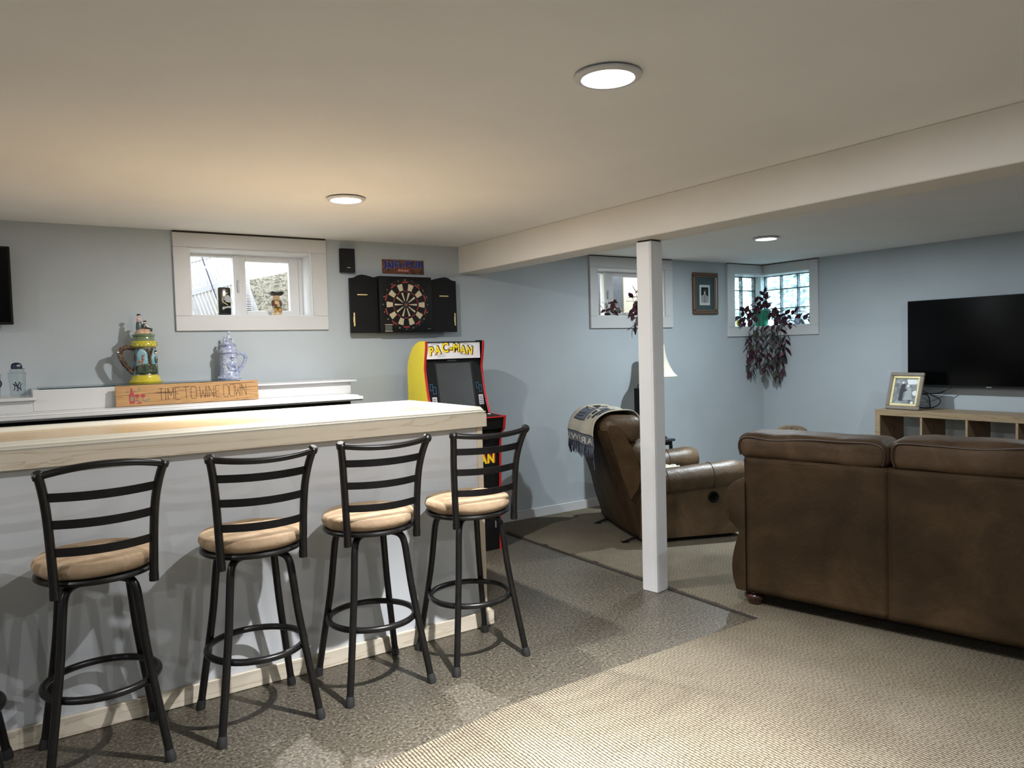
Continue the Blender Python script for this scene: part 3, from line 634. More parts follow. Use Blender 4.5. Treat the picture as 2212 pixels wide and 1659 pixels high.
fig.ball((X+.004, Y-.004, zt+.034), 1, 10, 0, (.014, .011, .020)).ball((X+.004, Y-.006, zt+.062), .0085, 12)
fig.tube([(X-.004, Y-.012, zt+.026), (X-.008, Y-.022, zt+.022), (X-.008, Y-.024, zt+.002)], .0055, 8).tube([(X+.014, Y-.012, zt+.026), (X+.02, Y-.022, zt+.022), (X+.021, Y-.024, zt+.002)], .0055, 8)
link('lid_figure', fig, mBlu, st2)
link('lid_dog', MB().ball((X-.024, Y-.004, zt+.018), 1, 10, 0, (.012, .009, .014)).ball((X-.020, Y-.008, zt+.036), .008, 10).ball((X-.026, Y-.010, zt+.034), .004, 8), mBl2, st2)
link('figure_cap', MB().lathe([(.0001, .012), (.006, .011), (.0085, .002), (.0001, .0)], (X+.004, Y-.005, zt+.064), 12), mBlu, st2)
link('base_studs', (lambda q: [q.ball((X+.067*math.cos(2*PI*i/14), Y+.067*math.sin(2*PI*i/14), ZM+.014), .0035, 8) for i in range(14)] and q)(MB()), M['white'], st2)['kind'] = 'stuff'

# ================================================================ CUPS
def cup(x, y, label, cap):
    z = 1.2347; root = thing('drinking_cup', (x, y, z), label, 'cup')
    link('cup_body', MB().lathe([(.0001, .001), (.032, .001), (.0335, .004), (.0415, .128), (.0425, .130), (.0410, .130), (.0322, .006), (.0001, .005)], (x, y, z), 36), M['cup'], root)
    if cap:
        link('cup_lid', MB().lathe([(.0435, .126), (.0445, .131), (.0435, .133), (.036, .134), (.033, .150), (.0001, .151), (.0001, .149), (.031, .148), (.034, .132), (.0425, .1305)], (x, y, z), 36), M['cup'], root)
        cb = link('cap_crown', MB().lathe([(.0255, .151), (.0265, .158), (.0255, .170), (.021, .179), (.012, .184), (.0001, .1855)], (x, y, z), 28), M['navy'], root)
        br = MB().grid(lambda u, v: (x+.014+.024*v*math.cos((u-.5)*2.2), y-.004+.026*math.sin((u-.5)*2.2), z+.1525-.002*v), 12, 4)
        link('cap_brim', br, M['navy'], root, solid=.002)
        link('cap_logo', text_mb('NY', .012, .0006, .0006).xf(face_mtx(Vector((x+.010, y-.0252, z+.168)), '-y')), M['awhite'], root)
        # interlocking N and Y as flat ribbons on the cup front
        lg = MB(); R_ = .0378; 
        def P(u, v):
            a = -PI/2+(u-.0)/R_; r = .0350+(v/.13)*.0075+.0006
            return Vector((x+r*math.cos(a), y+r*math.sin(a), z+v))
        def rib(pts, w):
            vs = []
            for i, (u, v) in enumerate(pts):
                a = pts[max(0, i-1)]; b_ = pts[min(len(pts)-1, i+1)]; d = Vector((b_[0]-a[0], b_[1]-a[1])).normalized(); nrm = Vector((-d.y, d.x)); ww = w[i] if isinstance(w, list) else w
                vs += [P(u+nrm.x*ww, v+nrm.y*ww), P(u-nrm.x*ww, v-nrm.y*ww)]
            k = len(lg.v); lg.add(vs, [(2*i, 2*i+1, 2*i+3, 2*i+2) for i in range(len(pts)-1)])
        rib([(-.018, .036), (-.013, .048), (-.0135, .062), (-.019, .072)], [.0022, .0019, .0019, .0026])
        rib([(-.020, .074), (-.012, .067), (.006, .050), (.018, .037)], [.0012, .0028, .0028, .0012])
        rib([(.015, .036), (.0115, .05), (.012, .064), (.018, .074)], [.0026, .0019, .0019, .0022])
        rib([(-.010, .081), (-.004, .068), (0, .058)], [.0026, .0024, .0020]); rib([(.010, .081), (.004, .068), (0, .058)], [.0026, .0024, .0020])
        rib([(0, .060), (0, .040)], .0024); rib([(-.006, .037), (.006, .037)], .0018); rib([(-.013, .081), (-.006, .081)], .0015); rib([(.006, .081), (.013, .081)], .0015)
        link('team_logo', lg, M['navy'], root, solid=.0006, smooth=False)
    else:
        cv = [(x+.022+.017*math.sin(t_)*1.0, y-.038, z+.078+.020*math.cos(t_)) for t_ in [i*PI/8 for i in range(9)]]
        link('printed_logo', MB().tube(cv, .0042, 8, flat=.3), M['navy'], root)
    return root
cup(.022, 4.84, 'clear plastic cup with navy baseball cap lid and NY print', True)
cup(-.088, 4.80, 'clear plastic cup with dark curved print, cut by the left edge', False)

# ================================================================ LEFT TV, WALL SPEAKER
tv2 = thing('bar_television', (-.36, 5.03, 1.632), 'black flat television on the wall left of the left window', 'television')
link('housing', B(-.75, .022, 5.035, 5.075, 1.632, 2.063, .004), M['blackp'], tv2)
link('screen', B(-.738, .010, 5.0335, 5.0352, 1.645, 2.051), M['screen'], tv2, smooth=False)
link('wall_bracket', B(-.46, -.26, 5.0755, YW-.001, 1.75, 1.95, .004), M['black'], tv2)
sp = thing('wall_speaker', (1.99, 5.06, 1.993), 'small black box speaker high on the wall right of the left window', 'speaker')
link('cabinet', MB().prism([(1.955, YW-.015), (1.958, 5.078), (2.054, 5.072), (2.054, YW-.015)], 'z', 1.990, 2.156), M['blackp'], sp, smooth=False)
link('grille', MB().prism([(1.959, 5.0775), (1.960, 5.070), (2.053, 5.064), (2.053, 5.0715)], 'z', 1.991, 2.155), mat('grille_cloth', (.008, .008, .009), .95), sp, smooth=False)
link('bracket', B(1.98, 2.02, YW-.0145, YW-.0005, 2.04, 2.10), M['black'], sp)
link('badge', B(1.995, 2.017, 5.0635, 5.0655, 2.020, 2.0245), M['awhite'], sp)

# ================================================================ PUB SIGN
ps = thing('pub_sign', (2.452, 5.12, 1.997), 'rusty metal sign reading JaJi\'s PUB in blue above the dartboard', 'sign')
link('plate', B(2.284, 2.620, 5.119, 5.126, 1.997, 2.099, .001), blotch('rusted_metal', [(.018, .009, .006), (.09, .028, .012), (.20, .07, .03), (.09, .03, .018), (.045, .03, .026)], 22, .55, .1, (1, 1, 1), .1), ps)
for nm_, off_, mm, yy in (('name_outline', .0042, mat('sign_lavender', (.22, .23, .36), .5), 5.1185), ('name_lettering', .0022, mat('sign_blue', (.012, .022, .20), .45), 5.1175)):
    tm = text_mb("JaJi's PUB", .060, .0005, off_, spacing=1.02); xs = [v[0] for v in tm.v]; w = max(xs)-min(xs); c_ = (max(xs)+min(xs))/2
    tm.v = [((v[0]-c_)*.322/w, v[1]*1.05, v[2]) for v in tm.v]
    link(nm_, tm.xf(face_mtx(Vector((2.453, yy, 2.064)), '-y')), mm, ps, smooth=False)
link('red_flash', B(2.405, 2.50, 5.1182, 5.119, 2.012, 2.032), mat('sign_red', (.34, .02, .015), .5), ps, smooth=False)
link('script_lettering', text_mb('Budweiser', .021, .0005, .0002, shear=.35).xf(face_mtx(Vector((2.450, 5.1178, 2.022)), '-y')), mat('sign_cream', (.75, .62, .52), .5), ps, smooth=False)

# ================================================================ DARTBOARD CABINET
db = thing('dartboard_cabinet', (2.425, 5.10, 1.56), 'black dartboard cabinet with both doors open on the back wall', 'dartboard')
link('cabinet', B(2.214, 2.636, 5.032, YW-.001, 1.561, 1.968, .006, seg=2), M['blackp'], db)
def door_poly(x0, x1, mirror):
    w = x1-x0; pts = [(0, 0), (w, 0), (w, .388), (w*.86, .396), (w*.62, .408), (w*.45, .413), (w*.32, .408), (w*.22, .396), (w*.12, .388), (0, .386)]
    if mirror: pts = [(w-a, b) for a, b in pts]
    return [(x0+a, 1.562+b) for a, b in pts]
d1 = link('door', MB().prism(door_poly(2.003, 2.208, False), 'y', 5.050, 5.078), M['blackp'], db, smooth=False)
d2 = link('door', MB().prism(door_poly(2.642, 2.853, True), 'y', 5.050, 5.078), M['blackp'], db, smooth=False)
for dd, cx in ((d1, 2.092), (d2, 2.745)):
    link('dart_rack', MB().tube([(cx-.038, 5.045, 1.832), (cx+.032, 5.045, 1.832), (cx+.040, 5.046, 1.832)], [.0045, .0045, .001], 8), M['brass'], dd)
for dd, cx in ((d1, 2.026), (d2, 2.836)):
    link('chalk_rack', MB().box(cx-.0045, cx+.0045, 5.044, 5.050, 1.61, 1.705, .001).box(cx-.007, cx+.002, 5.043, 5.050, 1.635, 1.675, .001), M['brass'], dd)
    for hz in (1.62, 1.90): link('door_hinge', B((2.2075 if cx < 2.3 else 2.6365), (2.2135 if cx < 2.3 else 2.6415), 5.055, 5.07, hz-.012, hz+.012), M['black'], dd)
cx, cz, yb_ = 2.419, 1.764, 5.0295
def ringseg(mb, r0, r1, a0, a1, y=0.0, n=5):
    vs = []
    for i in range(n+1):
        a = a0+(a1-a0)*i/n
        for r in (r0, r1):
            for yy in (yb_-y, yb_+.003): vs.append((cx+r*math.sin(a), yy, cz+r*math.cos(a)))
    fs = []
    for i in range(n):
        k = 4*i; fs += [(k, k+2, k+6, k+4), (k, k+4, k+5, k+1), (k+2, k+3, k+7, k+6)]
    fs += [(0, 1, 3, 2), (4*n, 4*n+2, 4*n+3, 4*n+1)]; return mb.add(vs, fs)
link('dartboard', MB().prism([(cx+.188*math.cos(2*PI*i/64), cz+.188*math.sin(2*PI*i/64)) for i in range(64)], 'y', 5.0312, 5.032), M['black'], db, smooth=False)
g_ = math.radians(.9)
for k in range(20):
    a = 2*PI*k/20; a0, a1 = a-PI/20+g_, a+PI/20-g_
    if k % 2:
        for r0_, r1_ in ((.026, .089), (.104, .152)): link('scoring_segment', ringseg(MB(), r0_, r1_, a0+(.06 if r0_ < .05 else 0), a1-(.06 if r0_ < .05 else 0), .002), M['cream'], db, smooth=False)
    else:
        link('double_ring', ringseg(MB(), .158, .167, a0, a1, .002), M['dred'], db, smooth=False)
        link('treble_ring', ringseg(MB(), .094, .100, a0, a1, .002), M['dred'], db, smooth=False)
link('bull_ring', ringseg(MB(), .009, .019, 0, 2*PI, .003, 24), mat('bull_green', (.03, .035, .03), .5), db)
link('bullseye', ringseg(MB(), .0001, .009, 0, 2*PI, .004, 16), M['dred'], db)
nums = MB()
for k, s_ in enumerate([20, 1, 18, 4, 13, 6, 10, 15, 2, 17, 3, 19, 7, 16, 8, 11, 14, 9, 12, 5]):
    a = 2*PI*k/20; nums.join(text_mb(str(s_), .014, .0004).xf(face_mtx(Vector((cx+.178*math.sin(a), 5.0308, cz+.178*math.cos(a))), '-y')))
nm2 = link('numbers', nums, M['cream'], db, smooth=False)
link('score_display', B(2.252, 2.305, 5.0305, 5.032, 1.578, 1.612), M['lcd'], db, smooth=False)
for z_ in (1.617, 1.570): link('display_strip', B(2.250, 2.308, 5.0305, 5.032, z_, z_+.005), M['cream'], db, smooth=False)
link('maker_badge', B(2.590, 2.618, 5.0305, 5.032, 1.585, 1.588), M['grey'], db, smooth=False)

# ================================================================ ARCADE
ar = thing('arcade_machine', (2.612, 4.7, 0), 'yellow-sided upright arcade machine with white marquee in the corner past the bar', 'arcade machine')
prof = [(4.497, 0), (4.482, .42), (4.462, .826), (4.412, .868), (4.395, .957), (4.594, .965), (4.622, 1.037), (4.648, 1.10), (4.665, 1.17), (4.680, 1.24), (4.688, 1.304), (4.675, 1.371), (4.660, 1.44), (4.658, 1.486), (4.70, 1.491), (4.75, 1.489), (4.80, 1.475), (4.847, 1.452), (4.885, 1.42), (4.912, 1.386), (4.938, 1.34), (4.95, 1.28), (4.95, 0)]
AX0, AX1 = 2.375, 2.850
link('side_panel', MB().prism(prof, 'x', AX0, AX0+.016), M['yellow'], ar, smooth=False)['label'] = 'bright yellow outer side panel'
link('side_panel', MB().prism(prof, 'x', AX1-.016, AX1), M['blackp'], ar, smooth=False)
edge = prof[:14]
for xx in (AX0+.008, AX1-.008):
    link('edge_moulding', MB().tube([(xx, p[0]-.001, p[1]) for p in edge], .0095, 8, flat=.45, upv=(1, 0, 0)), M['red'], ar)
link('cabinet_back', B(AX0+.0165, AX1-.0165, 4.93, 4.948, 0.001, 1.30), M['blackp'], ar, smooth=False)
ix0, ix1 = AX0+.0165, AX1-.0165
link('top_panel', MB().prism([(4.664, 1.478), (4.664, 1.484), (4.74, 1.484), (4.83, 1.455), (4.90, 1.39), (4.93, 1.30), (4.92, 1.30), (4.89, 1.385), (4.82, 1.447), (4.74, 1.476)], 'x', ix0, ix1), M['blackp'], ar, smooth=False)
link('marquee', B(ix0+.001, ix1-.012, 4.672, 4.69, 1.364, 1.4775), M['marquee'], ar, smooth=False)
def word(txts, hts, cx0, width, base_z, y, tilt, mat_, off_, depth, name, dx=0, dz=0, sy=1.0):
    tm = MB(); xcur = 0
    for ch, ht, ro in txts:
        g = text_mb(ch, ht, depth, off_, align='LEFT'); xs = [v[0] for v in g.v]; w = max(xs)-min(xs); mn = min(xs); ys = [v[1] for v in g.v]; yc = (max(ys)+min(ys))/2
        c, s = math.cos(ro), math.sin(ro)
        for i, v in enumerate(g.v):
            a, b = v[0]-mn-w/2, v[1]-(yc if ch == '-' else min(ys)+ht*.36)
            g.v[i] = (xcur+w/2+a*c-b*s, a*s+b*c+hts(ch), v[2])
        tm.join(g); xcur += w+.0100-2*off_
    k = width/xcur if xcur else 1
    tm.v = [(cx0+dx+v[0]*k, base_z+dz+v[1]*sy, v[2]) for v in tm.v]
    return tm
seq = [('P', .070, .10), ('A', .066, .06), ('C', .082, 0), ('-', .09, 0), ('M', .070, -.02), ('A', .064, -.07), ('N', .066, -.12)]
arc_ = {'P': -.010, 'A': -.004, 'C': .010, '-': .004, 'M': .008, 'N': -.010}
def marq(y, off_, mm, name, dx=0, dz=0, z0=1.430, x0=2.412, wd=.350, sy=1.14):
    tm = word(seq, lambda c: arc_[c], 0, wd-off_*0, 0, 0, 0, mm, off_, .0006, name)
    tm.v = [(v[0]-wd/2, v[1]*sy, v[2]) for v in tm.v]
    link(name, tm.xf(face_mtx(Vector((x0+wd/2+dx, y, z0+dz)), '-y')), mm, ar, smooth=False)
marq(4.6715, .0052, M['letr'], 'marquee_letter_shadow', .0022, -.0035)
marq(4.6705, .0048, M['letd'], 'marquee_letter_outline')
marq(4.6695, .0020, M['lety'], 'marquee_lettering')
ln = MB()
for i, (xa, xb_, za, zb_) in enumerate(((2.42, 2.50, 1.466, 1.4715), (2.43, 2.475, 1.461, 1.464), (2.66, 2.72, 1.472, 1.467), (2.70, 2.76, 1.466, 1.459), (2.45, 2.53, 1.388, 1.400), (2.47, 2.535, 1.382, 1.391), (2.48, 2.54, 1.375, 1.382), (2.67, 2.74, 1.399, 1.386), (2.66, 2.72, 1.393, 1.383))):
    ln.tube([(xa, 4.671, za), (xb_, 4.671, zb_)], .0009, 4)
link('speed_lines', ln, M['grey'], ar)
def slope(z): return 4.700+(z-1.36)*(4.700-4.628)/(1.36-.985)
bz = MB().prism([(slope(1.362), 1.362), (slope(.972), .972), (slope(.972)+.02, .972), (slope(1.362)+.02, 1.362)], 'x', ix0, ix1)
link('bezel', bz, M['blackp'], ar, smooth=False)
def on_slope(name, x0, x1, z0, z1, m, d=.0015):
    return link(name, MB().prism([(slope(z1)-d, z1), (slope(z0)-d, z0), (slope(z0)+.001, z0), (slope(z1)+.001, z1)], 'x', x0, x1), m, ar, smooth=False)
on_slope('screen', 2.472, 2.748, .975, 1.332, M['ascreen'], .002)
M['dgrey'] = mat('dark_grey', (.03, .03, .032), .5); on_slope('screen_frame', 2.463, 2.467, .975, 1.345, M['dgrey'], .002); on_slope('screen_frame', 2.753, 2.757, .975, 1.345, M['dgrey'], .002)
on_slope('title_print', 2.565, 2.640, 1.347, 1.353, M['grey'], .002)
for sx in (0, 1):
    bx = 2.404 if sx == 0 else 2.775
    for (a, b, c, d_) in ((0, .024, 1.145, 1.19), (.020, .046, 1.12, 1.17)):
        for (e, f, g2, h2) in ((a, b, c, c+.004), (a, b, d_-.004, d_), (a, a+.003, c+.0042, d_-.0042), (b-.003, b, c+.0042, d_-.0042)):
            on_slope('maze_print', bx+e, bx+f, g2, h2, M['ablue'])
    on_slope('instruction_card', (2.412 if sx == 0 else 2.785), (2.448 if sx == 0 else 2.822), 1.03, 1.10, M['awhite'], .002)
    for q in range(4): on_slope('card_print', (2.417 if sx == 0 else 2.790), (2.438 if sx == 0 else 2.815), 1.040+.014*q, 1.044+.014*q, M['letd'], .0028)
link('control_panel', MB().prism([(4.400, .950), (4.630, .962), (4.640, .972), (4.40, .957)], 'x', ix0, ix1).prism([(4.413, .870), (4.40, .95), (4.62, .962), (4.62, .87)], 'x', ix0, ix1), M['blackp'], ar, smooth=False)
link('panel_edge', B(ix0, ix1, 4.392, 4.3995, .950, .958), M['red'], ar)
for bx_, by_ in ((2.775, 4.565), (2.80, 4.535), (2.715, 4.55)):
    link('button', MB().lathe([(.013, 0), (.013, .006), (.0105, .010), (.0001, .011)], (bx_, by_, .9595), 18), M['white'], ar)
link('joystick', MB().tube([(2.60, 4.50, .955), (2.60, 4.50, .995)], .004, 8).ball((2.60, 4.50, 1.004), .013, 14), M['red'], ar)
link('kick_panel', MB().prism([(4.468, .86), (4.488, .42), (4.503, 0.001), (4.52, 0.001), (4.49, .86)], 'x', ix0, ix1), M['blackp'], ar, smooth=False)
link('riser_badge', B(2.80, 2.806, 4.489, 4.4955, .16, .26), M['grey'], ar, smooth=False)
def kick(z): return 4.4725+(.86-z)*.0455
marq2 = word([('P', .10, 0), ('A', .10, 0), ('C', .11, 0), ('-', .09, 0), ('M', .10, 0), ('A', .10, 0), ('N', .10, 0)], lambda c: 0, 0, .37, 0, 0, 0, None, .006, .0006, 'k')
for nm_, off_, mm, dy in (('kick_letter_outline', .009, M['letr'], .0012), ('kick_lettering', .004, M['lety'], .0022)):
    tm = word([('P', .085, 0), ('A', .085, 0), ('C', .09, 0), ('-', .08, 0), ('M', .085, 0), ('A', .085, 0), ('N', .085, 0)], lambda c: 0, 0, .38, 0, 0, 0, None, off_, .0006, 'k')
    link(nm_, tm.xf(face_mtx(Vector((2.418, kick(.66)-dy-.003, .655)), '-y', math.radians(3))), mm, ar, smooth=False)

# ================================================================ BAR STOOLS
def bez(p, n=8):
    """catmull-rom through points"""
    p = [Vector(q) for q in p]; out = []
    for i in range(len(p)-1):
        a = p[max(0, i-1)]; b = p[i]; c = p[i+1]; d = p[min(len(p)-1, i+2)]
        for k in range(n):
            t = k/n; out.append(.5*((2*b)+(c-a)*t+(2*a-5*b+4*c-d)*t*t+(3*b-a-3*c+d)*t**3))
    return out+[p[-1]]
def stool(x, y, rot, arch, label, lean=0.0):
    root = thing('bar_stool', (x, y, 0), label, 'bar stool', 'bar stools along the bar')
    LK = lambda n, mb, m, par=root, **k: link(n, mb, m, par, local=True, **k)
    for sx in (-1, 1):
        for sy in (-1, 1):
            pts = bez([(sx*.045, sy*.045, .652), (sx*.078, sy*.078, .6515), (sx*.100, sy*.100, .640), (sx*.1115, sy*.1115, .61), (sx*.119, sy*.119, .54), (sx*.130, sy*.130, .42), (sx*.147, sy*.147, .285), (sx*.1655, sy*.1655, .15), (sx*.1825, sy*.1825, .025)], 5)
            lg = LK('leg', MB().tube(pts, .0146, 12), M['black'])
            LK('rubber_foot', MB().tube([(sx*.1805, sy*.1805, .040), (sx*.1822, sy*.1822, .028), (sx*.185, sy*.185, .010), (sx*.185, sy*.185, .0135 if False else .0008)], [.0156, .0174, .0188, .0180], 14), M['rubber'], lg)
    LK('footrest', MB().tube([(.1835*math.cos(2*PI*i/56), .1835*math.sin(2*PI*i/56),   .283) for i in range(56)], .0130, 12, closed=True), M['black'])
    LK('swivel_plate', MB().box(-.075, .075, -.075, .075, .6535, .660, .003).lathe([(.05, .6602), (.05, .668)], (0, 0, 0), 20), M['black'])
    Rm = Matrix.Rotation(rot, 4, 'Z')
    LK('seat_ring', MB().lathe([(.150, .6685), (.188, .6685), (.1945, .674), (.196, .681), (.193, .688), (.150, .688)], (0, 0, 0), 56), M['black'])
    random.seed(int(x*100)+5)
    sd = random.random()*9
    def cush(u, v):
        a = 2*PI*u; t = v
        if t < .5:
            s_ = t/.5; r = .189*math.sin(s_*PI/2)**.6*1.0; z = .7490-.004*s_**2
            r = .189*(s_**.9); z = .7545-.012*s_**5
        else:
            s_ = (t-.5)/.5; r = .189+.0095*math.sin(s_*PI)-.012*s_**3; z = .7425-.052*s_
        n_ = noise.noise(Vector((math.cos(a)*r*9+sd, math.sin(a)*r*9, z*9)))*.0035
        return Rm @ Vector((r*math.cos(a), r*math.sin(a), z+n_))
    LK('seat_cushion', MB().grid(cush, 64, 26, closed_u=True), M['suede'])
    # backrest
    tops = []
    for sx in (-1, 1):
        pts = [(sx*.151, -.162, .640), (sx*.153, -.164, .72), (sx*.157, -.168, .82), (sx*.163, -.178, .92), (sx*.173, -.200, 1.0), (sx*.186, -.226, 1.062)]
        pts = [Rm @ Vector(p) for p in bez(pts, 5)]
        LK('upright', MB().tube(pts, .0148, 12, flat=1.0), M['black'])
        b0 = Rm @ Vector((sx*.151, -.162, .6405)); b1 = Rm @ Vector((sx*.151, -.1625, .669))
        LK('bracket_sleeve', MB().tube([b0, b1], .0160, 14), M['black'])
        tp = pts[-1]; up_ = (pts[-1]-pts[-3]).normalized()
        LK('finial', MB().tube([tp-up_*.014, tp-up_*.012, tp+up_*.006, tp+up_*.012], [.0165, .0185, .0185, .012], 14), M['black'])
    def upr(z):
        ks = [(.64, .151, -.162), (.72, .153, -.164), (.82, .157, -.168), (.92, .163, -.178), (1.0, .173, -.200), (1.062, .186, -.226)]
        for a, b in zip(ks[:-1], ks[1:]):
            if z <= b[0]:
                t = (z-a[0])/(b[0]-a[0]); return a[1]+(b[1]-a[1])*t, a[2]+(b[2]-a[2])*t
        return ks[-1][1], ks[-1][2]
    for z in (.796, .890, .983):
        wx, wy = upr(z); pts = []
        for i in range(15):
            s_ = -1+2*i/14; pts.append((wx*s_*.99, wy-.034*(1-s_*s_), z-.004*(1-s_*s_)))
        mb = MB(); vs = []
        for p in pts:
            for dy, dz in ((-.0022, -.0145), (.0022, -.0145), (.0022, .0145), (-.0022, .0145)): vs.append(Rm @ Vector((p[0], p[1]+dy, p[2]+dz)))
        fs = [(4*i+j, 4*i+(j+1) % 4, 4*i+4+(j+1) % 4, 4*i+4+j) for i in range(14) for j in range(4)]+[(0, 1, 2, 3), (56, 57, 58, 59)]
        LK('slat', mb.add(vs, fs), M['black'])
    pts = []
    for i in range(17):
        s_ = -1+2*i/16; pts.append(Rm @ Vector((.186*s_, -.226-.030*(1-s_*s_), 1.058+arch*(1-s_*s_))))
    LK('top_rail', MB().tube(pts, .0122, 12), M['black'])
    return root
stool(-.264, 3.045, .02, -.018, 'bar stool mostly outside the frame, only its leg and footrest showing at the left edge')
stool(.218, 3.045, .085, .024, 'leftmost whole bar stool, its top rail arching upward, near the fifth at the edge')
stool(.756, 3.025, -.02, -.016, 'second whole bar stool from the left, black frame and tan seat')
stool(1.253, 3.044, -.04, -.015, 'third whole bar stool from the left, black frame and tan seat')
stool(1.738, 3.031, -.005, -.014, 'bar stool nearest the arcade machine, at the right end of the bar')

# ================================================================ SOFA  (local x along its back, y toward the television)
srz = math.atan2(-.9711, .2388)
so = thing('sofa', (3.225, 2.671, 0), 'brown suede sofa seen from behind with bun feet and loose back pillows', 'sofa', rz=srz)
S_ = lambda n, mb, m, par=so, **k: link(n, mb, m, par, local=True, **k)
WD = 1.47
def back_panel(x0, x1, sd):
    def f(u, v):
        x = x0+(x1-x0)*u; z = .092+(.812-.092)*v
        e = min(u, 1-u)*(x1-x0); yy = -.004*(1-math.exp(-e/.008))
        yy += noise.noise(Vector((x*5, z*5, sd)))*.0035
        return Vector((x, yy, z))
    return MB().grid(f, 26, 26)
S_('back_panel', back_panel(.018, .7325, 1.0), M['sofa'], solid=.008)
S_('back_panel', back_panel(.7335, WD-.018, 4.0), M['sofa'], solid=.008)
S_('back_frame', MB().box(.02, WD-.02, .006, .13, .092, .812, .02, seg=3), M['sofa'])
S_('top_welt', MB().tube([(.015, -.004, .796), (.4, -.005, .7965), (.733, -.003, .7965), (1.1, -.005, .797), (WD-.015, -.004, .797)], .004, 8), M['sofa'])
def arm_profile(inner):
    pr = [(0.0, .815 if False else .70), (-.022, .690), (-.062, .668), (-.100, .632), (-.120, .585), (-.118, .530), (-.098, .480), (-.062, .452), (-.034, .436), (-.024, .415), (-.034, .385), (-.052, .33), (-.068, .27), (-.074, .21), (-.068, .155), (-.055, .11), (-.046, .092)]
    pts = [Vector((p[0], p[1], 0)) for p in bez([(a, b, 0) for a, b in pr], 3)]
    return [(p.x, p.y) for p in pts]+[(.02, .092), (.02, .70)] if inner else None
ap = arm_profile(True)
def arm(mir):
    mb = MB(); P_ = [((WD-a) if mir else a, z) for a, z in ap]
    n = len(P_); ys = [-.012, -.006, .004, .018, .04, .08, .3, .6, .88, .91, .925]; sc = [.62, .78, .88, .95, .985, 1, 1, 1, 1, .96, .88]
    vs = []
    cxm = (WD-.0 if mir else 0.0)
    for y_, s_ in zip(ys, sc):
        for a, z in P_: vs.append((cxm+(a-cxm)*(s_ if abs(a-cxm) > .021 else 1), y_, z if z < .095 else .092+(z-.092)*(1-(1-s_)*.12)))
    fs = [(i*n+j, i*n+(j+1) % n, (i+1)*n+(j+1) % n, (i+1)*n+j) for i in range(len(ys)-1) for j in range(n)]
    fs += [tuple(range(n-1, -1, -1)), tuple((len(ys)-1)*n+j for j in range(n))]
    return mb.add(vs, fs)
S_('arm', arm(False), M['sofa'], angle=50); S_('arm', arm(True), M['sofa'], angle=50)
S_('arm_seam', MB().tube([(-.018, -.001, .428), (.012, -.003, .426)], .0022, 6), M['piping'])
S_('side_seam', MB().tube([(.0175, -.0045, .80), (.0185, -.0045, .5), (.0175, -.0045, .08)], .0015, 6), M['piping'])
S_('center_seam', MB().tube([(.733, -.0020, .80), (.733, -.0025, .45), (.733, -.0020, .094)], .0022, 6), M['piping'])
def pillow(x0, x1, z1, sd, mirror_t=0):
    mb = rbox(x0, x1, -.012, .215, .800, z1, .05, amp=.010, fr=7.5, cuts=22, seed=sd, puff=.010)
    return mb
p1 = S_('back_pillow', pillow(-.022, .727, .940, 3.1), M['sofat'], angle=80)
p2 = S_('back_pillow', pillow(.738, WD+.01, .956, 8.3), M['sofat'], angle=80)
for (x0, x1, z1, par, sd) in ((-.022, .727, .940, p1, 3.1), (.738, WD+.01, .956, p2, 8.3)):
    def wob(x, z): return z+.006*math.sin(x*9+sd)+.004*math.sin(x*23+sd*2)
    zt = z1-.020
    pts = bez([(x0+.020, -.006, .822), (x0+.010, -.008, .87), (x0+.022, -.008, zt-.014), (x0+.07, -.0085, wob(x0+.07, zt)), (x0+.2, -.012, wob(x0+.2, zt)), ((x0+x1)/2, -.014, wob((x0+x1)/2, zt)), (x1-.2, -.012, wob(x1-.2, zt)), (x1-.07, -.0085, wob(x1-.07, zt)), (x1-.022, -.008, zt-.014), (x1-.010, -.008, .87), (x1-.020, -.006, .822)], 5)
    S_('piping', MB().tube(pts, .0045, 8), M['piping'], par)
S_('seat_base', MB().box(.02, WD-.02, .13, .86, .092, .30, .02, seg=2), M['sofa'])
for (x0, x1) in ((.022, .733), (.737, WD-.022)):
    S_('seat_cushion', rbox(x0, x1, .22, .90, .302, .46, .05, amp=.004, cuts=10, seed=x0), M['sofat'])
bun = [(.0001, .078), (.038, .078), (.046, .074), (.048, .067), (.043, .062), (.054, .054), (.058, .043), (.054, .031), (.042, .023), (.043, .017), (.038, .0005), (.0001, .0005)]
for fx_, fy_ in ((.040, .060), (WD-.040, .060), (.052, .85), (WD-.052, .85)):
    S_('foot', MB().lathe(bun, (fx_, fy_, .0135), 32), M['footw'], angle=60)
# patterned pillow behind the sofa back
tp = thing('throw_pillow', (3.225+.2388*.15+.9711*.30, 2.671-.9711*.15+.2388*.30, .488), 'small patterned pillow corner poking up behind the left back pillow of the sofa', 'pillow', rz=srz+.35)
pm = rbox(-.085, .085, -.05, .05, .006, .47, .05, amp=.006, fr=9, cuts=10)
link('pillow_body', pm, blotch('woven_print', [(.015, .015, .018), (.17, .135, .09), (.26, .21, .15), (.04, .032, .025)], 24, .9, 0, (1, 1, 1), .2), tp, local=True)

